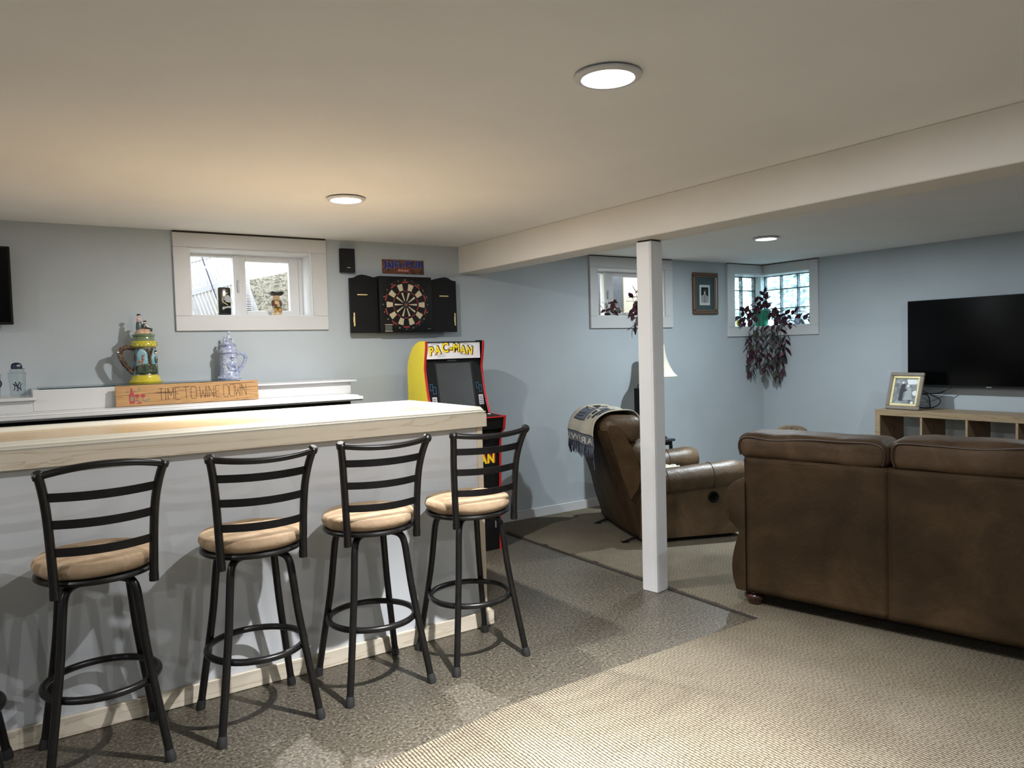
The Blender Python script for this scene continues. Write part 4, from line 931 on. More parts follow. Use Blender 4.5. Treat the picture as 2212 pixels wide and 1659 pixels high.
# ================================================================ RECLINER
rrz = -math.radians(21.5)
re = thing('recliner', (3.567, 3.922, 0), 'brown leather recliner behind the white post, turned toward the television', 'armchair', rz=rrz)
R_f = lambda n, mb, m, par=re, **k: link(n, mb, m, par, local=True, **k)
CW = .94
def recl_arm(y0_, y1_):
    yc = (y0_+y1_)/2
    def f(u, v):
        x = .20+.70*v; a = 2*PI*u; r = .098*(1-.25*(max(0, (v-.86)/.14))**2)*(1-.12*(max(0, (.08-v)/.08)))
        z = .425+.045*v
        return Vector((x, yc+r*1.02*math.cos(a), z+r*math.sin(a)*1.05+.003*noise.noise(Vector((x*8, a, 2)))))
    return MB().grid(f, 36, 22, closed_u=True)
for nme, y0_, y1_, ys_ in (('right', 0.0, .17, 0), ('left', CW-.17, CW, 1)):
    am = recl_arm(y0_-.005, y1_+.005); n0 = len(am.v)
    # front cap of the arm
    am.ball((.895, (y0_+y1_)/2, .468), 1, 16, 0, (.022, .072, .076))
    am.ball((.205, (y0_+y1_)/2, .428), 1, 16, 0, (.03, .085, .090))
    arm_o = R_f('arm', am, M['leath'], angle=70)
    for vv in (.12, .62):
        x = .20+.70*vv; pts = [(x, (y0_+y1_)/2+.1015*math.cos(a), .425+.045*vv+.1045*math.sin(a)) for a in [2*PI*i/36 for i in range(36)]]
        R_f('arm_seam', MB().tube(pts, .0022, 6, closed=True), M['piping'], arm_o)
    sp_ = [(.090, .045), (.095, .36), (.16, .42), (.86, .44), (.885, .30), (.87, .06), (.80, .045)]
    R_f('side_panel', MB().prism(sp_, 'y', y0_+.012, y1_-.012), M['leath'], angle=30)
M['handle'] = mat('handle_black', (.004, .004, .004), .7, spec=.1)
hd = R_f('recline_handle', MB().lathe([(.0001, 0), (.022, 0), (.024, .004), (.036, .010), (.040, .006), (.041, 0)], (0, 0, 0), 28).xf(Matrix.Translation((.632, .0115, .318)) @ Matrix.Rotation(PI/2, 4, 'X')), M['handle'])
# back shell
bp_ = bez([(.13, .06, 0), (.075, .05, 0), (.045, .15, 0), (.008, .28, 0), (-.040, .46, 0), (-.100, .63, 0), (-.155, .76, 0), (-.172, .82, 0)], 3)
bp_ = [(p.x, p.y) for p in bp_]+[(-.07, .83), (.04, .70), (.13, .52), (.2, .35), (.2, .08)]
def shell(u, v): pass
ys_l = [.075, .085, .10, .30, .47, .64, .84, .855, .865]; yo = [.035, .012, 0, -.006, -.008, -.006, 0, .012, .035]
n = len(bp_); vs = []
for yy, oo in zip(ys_l, yo):
    for i, (a, z) in enumerate(bp_):
        k = oo if i < n-5 else 0
        vs.append((a+k+.006*noise.noise(Vector((yy*6, z*6, 0))), yy, z))
fs = [(i*n+j, i*n+(j+1) % n, (i+1)*n+(j+1) % n, (i+1)*n+j) for i in range(len(ys_l)-1) for j in range(n)]+[tuple(range(n-1, -1, -1)), tuple((len(ys_l)-1)*n+j for j in range(n))]
R_f('back_shell', MB().add(vs, fs), M['sofa'], angle=60)
# side wing of the back (lighter leather gusset)
wg = [(-.145, .825), (-.10, .70), (-.045, .52), (.02, .33), (.075, .40), (.11, .50), (.06, .66), (-.02, .80), (-.07, .86), (-.12, .865)]
for a, b in ((.055, .0745), (.866, .886)):
    R_f('back_wing', MB().prism(wg, 'y', a, b), leather('wing_leather' if a < .5 else 'wing_leather_b', (.05, .029, .013), (.075, .045, .021), (.11, .07, .035), 4, .5), angle=30)
hp_ = rbox(-.155, .145, .065, .875, .725, .925, .085, amp=.010, fr=8, cuts=14, seed=2)
R_f('head_pillow', hp_.xf(Matrix.Translation((0, 0, .0))), M['leath'], angle=80)
R_f('lumbar_pillow', rbox(-.02, .23, .085, .855, .42, .735, .09, amp=.008, fr=8, cuts=12, seed=5).xf(Matrix.Translation((.02, 0, 0))), M['leath'], angle=80)
R_f('seat_cushion', rbox(.22, .88, .165, CW-.165, .28, .42, .05, amp=.004, fr=7, cuts=10), M['leath'], angle=80)
R_f('footrest_panel', rbox(.84, .90, .175, CW-.175, .07, .38, .03, amp=.002, cuts=8), M['leath'], angle=80)
R_f('base_frame', MB().box(.10, .80, .06, CW-.06, .0145, .05, .004), M['black'])
for yy in (.12, CW-.20):
    R_f('rear_foot', MB().tube([(.16, yy, .05), (.05, yy, .035), (-.005, yy, .021), (-.02, yy, .0165)], [.012, .010, .007, .003], 8, flat=.7).box(-.03, .02, yy-.022, yy+.022, .0138, .018), M['black'])

# throw blanket over the recliner back
tb = thing('throw_blanket', (3.567, 3.922, .9), 'cream and slate woven throw blanket with fringe over the recliner back', 'blanket', rz=rrz)
T_ = lambda n, mb, m, par=tb, **k: link(n, mb, m, par, local=True, **k)
pathb = bez([(.155, .80, 0), (.150, .88, 0), (.10, .937, 0), (.0, .948, 0), (-.10, .935, 0), (-.175, .885, 0), (-.205, .82, 0), (-.212, .765, 0), (-.208, .70, 0)], 6)
def bl(u, v, lift=0.0):
    t = v*(len(pathb)-1); i = min(int(t), len(pathb)-2); p = pathb[i].lerp(pathb[i+1], t-i); q = (pathb[min(i+1, len(pathb)-1)]-pathb[i]).normalized()
    nrm = Vector((q.y, -q.x, 0)); nrm = -nrm if nrm.dot(Vector((p.x, p.y-.8, 0))) < 0 else nrm
    y = .17+.62*u-.05*(v-.5)*(1-u)
    w = .006*math.sin(u*14+v*3)+.010*noise.noise(Vector((u*4, v*4, 1)))
    p = p+nrm*(w+.006+lift)
    return Vector((p.x, y, p.y-.9))
cream_b = mat('blanket_cream', (.50, .47, .38), .95, var=.06, scale=60, bump=.3, bscale=300); slate = mat('blanket_slate', (.13, .15, .19), .95, var=.1, scale=60); nav_b = mat('blanket_navy', (.012, .016, .03), .95)
T_('cloth', MB().grid(lambda u, v: bl(u, v*.86), 44, 44), cream_b, solid=.006, angle=80)
T_('letter_band', MB().grid(lambda u, v: bl(.0+u*1.0, .845+v*.155), 40, 12), mat('blanket_band', (.15, .16, .19), .95, var=.1, scale=80), solid=.007, angle=80)
T_('band_edge', MB().tube([bl(u/30, .845, .003) for u in range(31)], .0035, 6).tube([bl(u/30, .998, .002) for u in range(31)], .0035, 6), nav_b)
bt = text_mb('AREWS', .11, .0006, .001, spacing=1.15); xs = [v[0] for v in bt.v]; w_ = max(xs)-min(xs); mn_ = min(xs)
def onband(v, l):
    u = (v[0]-mn_)/w_          # mirrored woven text: u runs with +y, which is leftward in view
    return bl(.06+.88*u, .93-(v[1]/.11)*.11, l+v[2])
for nme, mm, l in (('woven_letters', mat('blanket_letter', (.62, .60, .52), .95), .0045),):
    bm_ = bmesh.new()
    vv = [bm_.verts.new(v) for v in bt.v]
    for f in bt.f:
        try: bm_.faces.new([vv[i] for i in f])
        except ValueError: pass
    bm_.verts.index_update()
    T_(nme, MB().add([onband(v, l) for v in bt.v], bt.f), mm, smooth=False); bm_.free()
def patch(name, u0, u1, v0, v1, mm): T_(name, MB().grid(lambda u, v: bl(u0+(u1-u0)*u, v0+(v1-v0)*v, .0045), 8, 8), mm, solid=.0015)
for k, (u0, u1, v0, v1, mm) in enumerate(((.55, .82, .48, .66, slate), (.42, .52, .46, .66, slate), (.30, .38, .40, .47, slate), (.24, .29, .40, .60, nav_b), (.60, .80, .36, .43, nav_b), (.18, .23, .44, .56, slate), (.33, .38, .50, .56, nav_b), (.33, .38, .58, .63, slate), (.44, .50, .37, .42, nav_b), (.10, .16, .40, .55, nav_b))):
    patch('woven_motif', u0, u1, v0, v1, mm)
T_('motif_outline', (lambda q: [q.tube([bl(a, b, .006), bl(c, d, .006)], .0022, 5) for a, b, c, d in ((.55, .48, .82, .48), (.82, .48, .82, .66), (.82, .66, .55, .66), (.55, .66, .55, .48), (.42, .46, .52, .46), (.42, .66, .52, .66), (.42, .46, .42, .66), (.60, .56, .78, .58), (.60, .60, .78, .62))] and q)(MB()), nav_b)
fr = MB(); fr2 = MB(); random.seed(3)
for i in range(110):
    u = i/109; p0 = bl(u, .998, .002); L_ = .055+.045*random.random()+(.06 if u < .10 and random.random() < .5 else 0)
    dx, dy = (random.random()-.5)*.02, (random.random()-.5)*.016
    pts = [p0, p0+Vector((dx*.3-.004, dy*.3, -L_*.4)), p0+Vector((dx*.8-.003, dy, -L_*.75)), p0+Vector((dx, dy*1.1, -L_))]
    (fr if random.random() < .55 else fr2).tube(pts, [.0030, .0030, .0028, .0022], 5)
T_('fringe', fr, nav_b)['kind'] = 'stuff'
T_('fringe', fr2, slate)['kind'] = 'stuff'
# folded blanket end on the seat
sb = thing('seat_blanket', (3.567, 3.922, .42), 'crumpled pale blanket edge lying on the recliner seat', 'blanket', rz=rrz)
link('cloth', MB().grid(lambda u, v: Vector((.30+.36*u, .32+.42*v, .018+.022*abs(noise.noise(Vector((u*7, v*7, 3))))+.06*math.exp(-((v-.1)/.12)**2)*.6)), 40, 40), cream_b, sb, local=True, solid=.006, angle=80)

# ================================================================ TALL SPEAKER, SIDE TABLE, LAMP
ts = thing('tower_speaker', (4.406, 4.705, .013), 'tall narrow black tower with a small top handle behind the recliner', 'speaker')
link('cabinet', B(4.372, 4.44, 4.665, 4.745, .0135, 1.060, .004), M['blackp'], ts)
link('top_handle', MB().tube(bez([(4.382, 4.705, 1.061), (4.384, 4.705, 1.082), (4.394, 4.705, 1.093), (4.422, 4.705, 1.093), (4.432, 4.705, 1.082), (4.434, 4.705, 1.061)], 4), .0045, 8), M['black'], ts)
tbx = thing('side_table', (4.70, 4.9, .013), 'small dark side table between the recliner and the back wall', 'table')
link('table_top', B(4.59, 4.868, 4.755, 5.04, .565, .590, .008, seg=2), mat('dark_lacquer', (.02, .023, .026), .25, coat=.5), tbx)
link('apron', B(4.61, 4.848, 4.775, 5.02, .535, .5645, .002), M['black'], tbx)
for qx in (4.62, 4.838):
    for qy in (4.785, 5.01): link('leg', B(qx-.012, qx+.012, qy-.012, qy+.012, .0135, .5345, .002), M['black'], tbx)
lx, ly = 4.785, 4.862
lp = thing('table_lamp', (lx, ly, .590), 'cream bell-shaped lamp shade peeking out right of the white post', 'lamp')
link('lamp_base', MB().lathe([(.0001, .001), (.06, .001), (.062, .012), (.03, .03), (.022, .09), (.03, .17), (.034, .24), (.026, .33), (.018, .40), (.012, .50), (.012, .56), (.0001, .565)], (lx, ly, .590), 32), mat('bronze_base', (.10, .06, .03), .3, .5), lp)
prf = bez([(.160, 1.142, 0), (.128, 1.175, 0), (.088, 1.25, 0), (.062, 1.33, 0), (.050, 1.42, 0)], 5)
link('lamp_shade', MB().grid(lambda u, v: (lambda p: Vector((lx+p.x*math.cos(2*PI*u), ly+p.x*math.sin(2*PI*u), p.y)))(prf[min(20, int(round(v*20)))]), 48, 21, closed_u=True), M['shade'], lp, solid=.002)
link('shade_trim', MB().tube([(lx+.160*math.cos(2*PI*i/48), ly+.160*math.sin(2*PI*i/48), 1.142) for i in range(48)], .003, 6, closed=True), M['cream'], lp)
link('shade_spider', MB().tube([(lx-.050, ly, 1.415), (lx+.050, ly, 1.415)], .002, 6).tube([(lx, ly, 1.15), (lx, ly, 1.44)], .003, 6).ball((lx, ly, 1.445), .008, 10), M['gold'], lp)

# ================================================================ TV, CONSOLE, PHOTO
tv = thing('television', (6.43, 2.9, 1.0), 'large black flat television on the right wall above the oak shelf', 'television')
link('housing', B(6.452, 6.495, 2.25, 3.548, 1.006, 1.735, .004), M['blackp'], tv)
link('screen', B(6.4508, 6.453, 2.258, 3.540, 1.022, 1.729), M['screen'], tv, smooth=False)
link('wall_mount', B(6.4955, XR-.001, 2.7, 3.1, 1.2, 1.55), M['black'], tv, smooth=False)
link('maker_badge', B(6.4495, 6.4507, 2.875, 2.915, 1.010, 1.0135), M['awhite'], tv, smooth=False)
CX0, CX1 = 6.13, 6.50
co = thing('cube_shelf', (6.31, 2.9, .013), 'oak-look open cube shelf under the large television', 'shelf unit')
yA, yB = 3.655, 2.175; dv = [3.610, 3.263, 2.912, 2.561, 2.220]
link('top_board', B(CX0, CX1, yB, yA, .772, .820, .0015), M['oak'], co)
for a, b in ((3.6105, yA), (yB, 2.2195)): link('end_board', B(CX0, CX1, a, b, .0135, .7715, .0015), M['oak'], co)
link('bottom_board', B(CX0, CX1, 2.22, 3.61, .0135, .060), M['oak'], co, smooth=False)
for z0_, z1_ in ((.4215, .7715), (.0605, .405)):
    for yy in (3.263, 2.912, 2.561): link('divider', B(CX0+.001, CX1, yy-.008, yy+.008, z0_, z1_), M['oak'], co, smooth=False)
link('shelf_board', B(CX0+.001, CX1, 2.22, 3.61, .4055, .421), M['oak'], co, smooth=False)
# dark inner faces are the same boards seen in shade; thin darker panels put that shade into the colour, left in each cube
for yy in (3.6095, 3.2545, 2.9035, 2.5525): link('inner_shade', B(CX0+.006, CX1-.004, yy-.0012, yy-.0002, .4225, .771), M['oak_shade'], co, smooth=False)
# framed photo
pf = thing('photo_frame', (6.22, 3.43, .8205), 'pewter and gold framed black and white photo standing on the cube shelf', 'photo frame')
fm = Matrix.Translation((6.205, 3.458, .8215)) @ Matrix.Rotation(math.radians(-4), 4, 'Z') @ Matrix(((0, 0, -1, 0), (-1, 0, 0, 0), (0, 1, 0, 0), (0, 0, 0, 1))) @ Matrix.Rotation(math.radians(-16), 4, 'X')
def frame(mb, w, h, t, d0, d1, b=.002):
    mb.box(-w/2, w/2, 0, t, d0, d1, b).box(-w/2, w/2, h-t, h, d0, d1, b).box(-w/2, -w/2+t, t+.0003, h-t-.0003, d0, d1, b).box(w/2-t, w/2, t+.0003, h-t-.0003, d0, d1, b); return mb
fw, fh = .300, .318
link('outer_frame', frame(MB(), fw, fh, .030, -.004, .018, .005).xf(fm), M['pewter'], pf)
g_i = MB(); w_, h_ = fw-.061, fh-.061
g_i.box(-w_/2, w_/2, .0305, .0505, -.002, .012, .004).box(-w_/2, w_/2, fh-.0505, fh-.0305, -.002, .012, .004).box(-w_/2, -w_/2+.019, .051, fh-.051, -.002, .012, .004).box(w_/2-.019, w_/2, .051, fh-.051, -.002, .012, .004)
link('gold_liner', g_i.xf(fm), mat('gold_liner', (.80, .70, .38), .35, .25), pf)
link('backing', B(-fw/2+.01, fw/2-.01, .01, fh-.01, -.010, -.0045).xf(fm), M['blackp'], pf, smooth=False)
link('photo_print', B(-.101, .101, .050, fh-.050, -.001, .001).xf(fm), blotch('photo_grey', [(.05, .055, .065), (.16, .17, .19), (.26, .28, .30), (.50, .52, .54)], 16, .3, .2, (1, 1, 1), 0), pf, smooth=False)
ph = MB()
def poly(mb, pts, z=.0016, lo=.001): mb.prism(pts, 'z', lo, z)
a_ = MB(); poly(a_, [(-.052, .075), (-.018, .075), (-.014, .15), (.012, .165), (.014, .175), (-.006, .18), (-.004, .215), (-.02, .225), (-.045, .212), (-.05, .15)])
link('groom_picture', a_.xf(fm), mat('photo_dark', (.035, .037, .045), .4), pf, smooth=False)
a_ = MB(); poly(a_, [(-.012, .085), (.075, .085), (.06, .12), (.05, .16), (.05, .185), (.02, .195), (.005, .17), (.0, .12)])
link('bride_picture', a_.xf(fm), mat('photo_pale', (.33, .36, .38), .4), pf, smooth=False)
a_ = MB(); disc(a_, -.030, .232, .010, .0016); disc(a_, .018, .205, .012, .0018); poly(a_, [(.0, .262), (.095, .262), (.095, .225), (.02, .215), (.008, .235)]); disc(a_, .085, .145, .022, .0016); disc(a_, .07, .062, .012, .0018)
link('highlight_picture', a_.xf(fm), mat('photo_white', (.7, .72, .74), .4), pf, smooth=False)
link('easel_leg', MB().box(-.03, .03, .012, .2, -.013, -.0105).xf(fm @ Matrix.Rotation(math.radians(0), 4, 'X')), M['blackp'], pf, smooth=False)
# cables
tag(link('television_cable', MB().tube(bez([(6.47, 3.19, 1.003), (6.46, 3.28, .955), (6.44, 3.38, .945), (6.40, 3.48, .95), (6.38, 3.50, .965), (6.40, 3.42, .975), (6.42, 3.33, .94), (6.43, 3.26, .895), (6.42, 3.29, .845), (6.42, 3.38, .8255), (6.43, 3.47, .845), (6.45, 3.50, .90), (6.47, 3.46, .93), (6.52, 3.4, .90), (6.535, 3.40, .60), (6.535, 3.43, .30), (6.53, 3.45, .05)], 8), .0045, 8), M['cable']),
    'black cable looping between the photo frame and the television', 'cable')

# ================================================================ PICTURE ON BACK WALL
pw = thing('wall_picture', (5.67, YW, 1.705), 'brown framed picture of a uniformed person on green mat, between two windows', 'picture')
fm2 = face_mtx(Vector((5.672, YW-.004, 1.707)), '-y')
link('frame', frame(MB(), .345, .402, .034, -.003, .030, .008).xf(fm2), wood('walnut_frame', (.115, .06, .03), (.05, .025, .012), .35, 2, 20, 0, 1, .05), pw)
link('inner_bevel', frame(MB(), .276, .333, .006, .006, .018, .001).xf(fm2 @ Matrix.Translation((0, .0345, 0))), M['pewter'], pw)
link('mat_board', B(-.139, .139, .034, .368, .000, .004).xf(fm2), mat('green_mat', (.045, .075, .08), .8, var=.05, scale=60), pw, smooth=False)
link('print_border', B(-.073, .073, .088, .285, .0042, .0055).xf(fm2), mat('print_paper', (.55, .56, .54), .6), pw, smooth=False)
link('print_dark', B(-.050, .050, .12, .262, .0056, .006).xf(fm2), M['blackp'], pw, smooth=False)
a_ = MB(); a_.prism([(-.050, .112), (.046, .112), (.05, .135), (.042, .175), (.012, .192), (-.02, .192), (-.046, .178)], 'z', .0061, .0066)
link('uniform_picture', a_.xf(fm2), mat('uniform_grey', (.28, .30, .31), .7), pw, smooth=False)
a_ = MB(); disc(a_, -.002, .208, .016, .0072, .85, 1.1); a_.v = [(v[0], v[1], max(v[2], .0068)) for v in a_.v]
link('face_picture', a_.xf(fm2), mat('face_grey', (.42, .42, .41), .7), pw, smooth=False)
a_ = MB(); a_.prism([(-.024, .222), (.018, .220), (.024, .236), (.0, .246), (-.022, .236)], 'z', .0073, .008).prism([(-.004, .112), (.001, .112), (.002, .19), (-.003, .19)], 'z', .0068, .0072)
link('cap_picture', a_.xf(fm2), mat('cap_grey', (.05, .05, .05), .7), pw, smooth=False)

# ================================================================ THINGS ON WINDOW SILLS
zs1 = W1[2]+.0073
ct = thing('black_tin', (1.186, YW+.07, zs1), 'tall black tin with a hexagon horse emblem on the left window sill', 'tin')
link('tin_body', B(1.146, 1.226, YW+.045, YW+.115, zs1, zs1+.184, .012, seg=3), mat('gloss_black', (.010, .011, .009), .15, coat=.5), ct)
em = face_mtx(Vector((1.203, YW+.0445, zs1+.107)), '-y')
hx = MB(); hp = [(.036*math.sin(PI*i/3), .040*math.cos(PI*i/3)) for i in range(7)]
for a, b in zip(hp[:-1], hp[1:]):
    if max(a[0], b[0]) < .03: hx.tube([em @ Vector((a[0], a[1], .0005)), em @ Vector((b[0], b[1], .0005))], .0017, 6)
link('hexagon_emblem', hx, M['gold'], ct)
hh = MB().prism([(-.004, .025), (.006, .024), (.014, .016), (.019, .002), (.020, -.020), (.008, -.024), (-.016, -.018), (-.012, -.004), (-.010, -.006), (-.020, -.009), (-.024, -.004), (-.018, .010), (-.019, .020), (-.012, .018)], 'z', .0003, .0015).xf(em)
link('horse_emblem', hh, mat('emblem_grey', (.36, .38, .38), .5), ct, smooth=False)
link('name_ribbon', MB().prism([(-.036, -.066), (-.034, -.052), (-.012, -.050), (.004, -.046), (.022, -.049), (.022, -.060), (.004, -.058), (-.018, -.062), (-.03, -.072)], 'z', .0003, .0015).xf(em), bpy.data.materials['emblem_grey'], ct, smooth=False)
X, Y = 1.530, YW+.075
tj = thing('toby_jug', (X, Y, zs1), 'small seated-figure jug with a black tricorn hat on the left window sill', 'jug')
mc = mat('jug_cream', (.50, .37, .20), .3, coat=.6, var=.15, scale=80); mm_ = mat('jug_maroon', (.11, .03, .02), .3, coat=.6); mo = mat('jug_orange', (.45, .22, .04), .3, coat=.6)
link('jug_base', MB().lathe([(.0001, 0), (.030, 0), (.031, .012), (.028, .02), (.0001, .021)], (X, Y, zs1), 20, sx=1.1), mc, tj)
link('jug_torso', MB().ball((X, Y+.004, zs1+.07), 1, 16, 0, (.030, .024, .042)), mc, tj)
link('jug_coat', MB().ball((X-.024, Y, zs1+.083), 1, 12, 0, (.014, .018, .024)).ball((X+.024, Y, zs1+.080), 1, 12, 0, (.015, .018, .027)).ball((X-.012, Y-.020, zs1+.068), 1, 10, 0, (.013, .008, .010)).ball((X+.030, Y+.004, zs1+.036), 1, 10, 0, (.008, .014, .020)), mm_, tj)
link('jug_knees', MB().ball((X-.014, Y-.022, zs1+.036), 1, 12, 0, (.013, .012, .016)).ball((X+.014, Y-.022, zs1+.036), 1, 12, 0, (.013, .012, .016)), mo, tj)
link('jug_sash', MB().ball((X, Y-.020, zs1+.053), 1, 12, 0, (.030, .010, .006)), mat('jug_green', (.05, .10, .03), .3, coat=.6), tj)
link('jug_head', MB().lathe([(.019, .105), (.0225, .115), (.0225, .138), (.021, .142)], (X, Y, zs1), 20).ball((X, Y-.022, zs1+.122), 1, 8, 0, (.005, .006, .006)), mat('jug_face', (.50, .32, .16), .3, coat=.5), tj)
link('jug_hat', MB().prism([(-.030, .0), (.030, .0), (.047, .016), (.036, .027), (.016, .026), (.0, .022), (-.016, .026), (-.036, .027), (-.042, .018)], 'y', Y-.026, Y+.022).xf(Matrix.Translation((X, 0, zs1+.136))), M['black'], tj, angle=40)

# leaf mesh data shared by all plants
def leaf_mesh(name, mm, L_=.088, W_=.027, droop=.012):
    mb = MB(); vs = []; n = 6
    for i in range(n+1):
        t = i/n; w = W_*math.sin(PI*min(1, t*.96+.04))**.8*(1-.25*t); z = -droop*t*t
        vs += [(-w, L_*t, z+.004), (0, L_*t, z), (w, L_*t, z+.004)]
    fs = [(3*i+j, 3*i+j+1, 3*i+4+j, 3*i+3+j) for i in range(n) for j in (0, 1)]
    me = bpy.data.meshes.new(name); me.from_pydata(vs, [], fs); me.materials.append(mm); me.polygons.foreach_set('use_smooth', [True]*len(fs)); return me
LM = {'p': leaf_mesh('purple_leaf_mesh', M['purple']), 's': leaf_mesh('striped_leaf_mesh', M['leafs'], .090, .026, .025), 'g': leaf_mesh('green_leaf_mesh', mat('leaf_olive', (.055, .065, .035), .5, var=.3, scale=50))}
random.seed(11)
def put_leaf(root, loc, d, kinds, scale=1.0):
    o = bpy.data.objects.new('leaf', LM[random.choice(kinds)]); C.objects.link(o)
    d = Vector(d).normalized(); q = d.to_track_quat('Y', 'Z'); q = q @ Matrix.Rotation(random.uniform(-.9, .9), 3, 'Y').to_quaternion()
    o.matrix_basis = Matrix.Translation(Vector(loc)-OFF[root.name]) @ q.to_matrix().to_4x4() @ Matrix.Scale(scale*random.uniform(.8, 1.2), 4)
    o.parent = root
def vine(root, mb, pts, step, kinds, spread=.9, down=.2, scale=1.0, lim=99):
    P_ = bez(pts, 8); mb.tube(P_, .0022, 5); acc = 0; side = 1
    for a, b in zip(P_[:-1], P_[1:]):
        acc += (b-a).length
        if acc > step:
            if b.z > lim: acc = 0; continue
            acc = 0; side = -side; t = (b-a).normalized()
            s_ = t.cross(Vector((.6, .8, .1))).normalized()*side
            dd = t*.55+s_*spread+Vector((random.uniform(-.5, .1), random.uniform(-.6, .1), random.uniform(-.3, .3)-down))
            put_leaf(root, b, dd, kinds, scale)
    put_leaf(root, P_[-1], (P_[-1]-P_[-3])+Vector((0, 0, -.005)), kinds, scale)
zs3 = W3Z0+.0065
px_, py_ = 6.575, 5.165
pl = thing('trailing_plant', (px_, py_, zs3), 'large purple trailing plant in a green pot spilling from the corner window', 'plant')
link('pot', MB().lathe([(.0001, .001), (.062, .001), (.066, .02), (.086, .135), (.093, .137), (.094, .168), (.088, .168), (.080, .135), (.0001, .13)], (px_, py_, zs3), 32), M['potg'], pl, angle=40)
link('soil', MB().lathe([(.0001, .146), (.084, .144), (.084, .136)], (px_, py_, zs3), 20), mat('soil', (.03, .02, .015), .95), pl)
stm = MB(); t0 = zs3+.145
V_ = [([(px_, py_, t0), (px_-.01, py_-.03, t0+.10), (px_-.01, py_-.05, t0+.20)], .022, 'p', .8, -.3),
      ([(px_, py_, t0), (px_+.02, py_-.04, t0+.06), (px_+.02, py_-.05, t0+.13)], .022, 'p', .8, -.2),
      ([(px_-.02, py_, t0), (px_-.08, py_-.01, t0+.08), (px_-.13, py_-.02, t0+.11)], .024, 'p', .8, -.2),
      ([(px_, py_-.02, t0), (px_-.10, py_-.04, t0+.06), (px_-.15, py_-.06, t0+.05)], .028, 'p', .8, 0),
      ([(px_, py_, t0), (px_+.05, py_-.08, t0+.05), (px_+.05, py_-.13, t0+.03)], .028, 'p', .8, 0),
      ([(px_-.05, py_, t0), (px_-.18, py_+.0, t0-.02), (px_-.28, py_-.01, zs3+.10), (px_-.37, py_-.02, zs3+.10)], .028, 'p', .9, -.2),
      ([(px_-.06, py_, t0), (px_-.2, py_-.02, zs3+.06), (px_-.36, py_-.03, zs3+.03), (px_-.40, py_-.05, zs3+.04)], .028, 'p', .9, 0),
      ([(px_-.05, py_-.04, t0), (px_-.22, py_-.05, zs3+.07), (px_-.34, py_-.06, zs3+.15)], .028, 'p', .9, -.2),
      ([(px_+.03, py_-.05, t0), (px_+.05, py_-.20, zs3+.12), (px_+.05, py_-.32, zs3+.10), (px_+.04, py_-.42, zs3+.13)], .028, 'p', .9, -.2),
      ([(px_+.03, py_-.06, t0), (px_+.04, py_-.22, zs3+.05), (px_+.03, py_-.40, zs3+.04), (px_+.02, py_-.56, zs3+.05)], .028, 'p', .9, 0),
      ([(px_+.04, py_-.06, t0), (px_+.06, py_-.25, zs3+.08), (px_+.06, py_-.48, zs3+.06), (px_+.05, py_-.60, zs3+.10)], .028, 'p', .9, -.1),
      ([(px_+.03, py_-.06, t0), (px_+.0, py_-.25, zs3+.05), (px_-.03, py_-.38, zs3+.02)], .028, 'p', .9, 0)]
for k in range(9):
    a = -.22+.40*k/8; bx_, by_ = 6.42+a*.63, 4.985-a*.78
    L_ = [.34, .46, .40, .30, .42, .36, .48, .44, .26][k]
    V_.append(([(px_-.03, py_-.05, t0), (bx_*.5+px_*.5-.03, by_*.5+py_*.5-.03, t0-.01), (bx_, by_, zs3-.02), (bx_-.01, by_-.01, zs3-.02-L_*.5), (bx_+.015*math.sin(k*2.2), by_-.01, zs3-.03-L_)], .027, 'pps' if k % 2 else 'psssg', .8, .5))
for vi, (pts, st_, kd, sp_, dn) in enumerate(V_):
    vine(pl, stm, pts, st_, kd, sp_, dn, 1.0, 99 if vi < 12 else zs3+.03)
link('stems', stm, M['stem'], pl)
# small ornaments beside the pot
X, Y = 6.23, 5.17
yo_ = thing('yellow_ornament', (X, Y, zs3), 'small yellow ornament half hidden by leaves at the left of the corner sill', 'ornament')
link('ornament_body', MB().ball((X, Y, zs3+.035), 1, 14, 0, (.035, .025, .034)).ball((X+.03, Y, zs3+.055), .016, 12), mat('ornament_yellow', (.85, .75, .03), .4), yo_)
X, Y = 6.62, 4.76
bo_ = thing('blue_ornament', (X, Y, zs3), 'small glossy blue and white ornament among leaves at the right of the corner sill', 'ornament')
link('ornament_body', MB().lathe([(.0001, 0), (.022, 0), (.034, .02), (.036, .04), (.026, .062), (.014, .07), (.016, .078), (.0001, .078)], (X, Y, zs3), 20), blotch('delft', [(.02, .04, .20), (.30, .40, .55), (.6, .68, .75)], 60, .2, .8), bo_)
# second window: plant and figurine
zs2 = W2[2]+.0075
p2r = thing('sill_plant', (4.92, YW+.08, zs2), 'small purple trailing plant on the middle window sill beside the post', 'plant')
stm = MB()
link('pot', MB().lathe([(.0001, .001), (.040, .001), (.050, .05), (.053, .052), (.0001, .045)], (4.90, YW+.09, zs2), 24), M['white'], p2r)
for pts in ([(4.88, YW+.07, zs2+.04), (4.80, YW+.04, zs2+.10), (4.76, YW+.03, zs2+.16)], [(4.88, YW+.05, zs2+.04), (4.78, YW+.0, zs2+.05), (4.72, YW-.02, zs2+.08), (4.70, YW-.03, zs2+.02)],
            [(4.90, YW+.05, zs2+.04), (4.84, YW-.01, zs2+.03), (4.76, YW-.035, zs2-.02), (4.73, YW-.04, zs2-.10)], [(4.9, YW+.07, zs2+.04), (4.84, YW+.04, zs2+.12), (4.80, YW+.03, zs2+.21)]):
    vine(p2r, stm, pts, .030, 'p', .8, .1, .9)
link('stems', stm, M['stem'], p2r)
p3r = thing('sill_plant', (4.46, YW+.07, zs2), 'tiny dark red leafy plant at the left corner of the middle window sill', 'plant')
stm = MB()
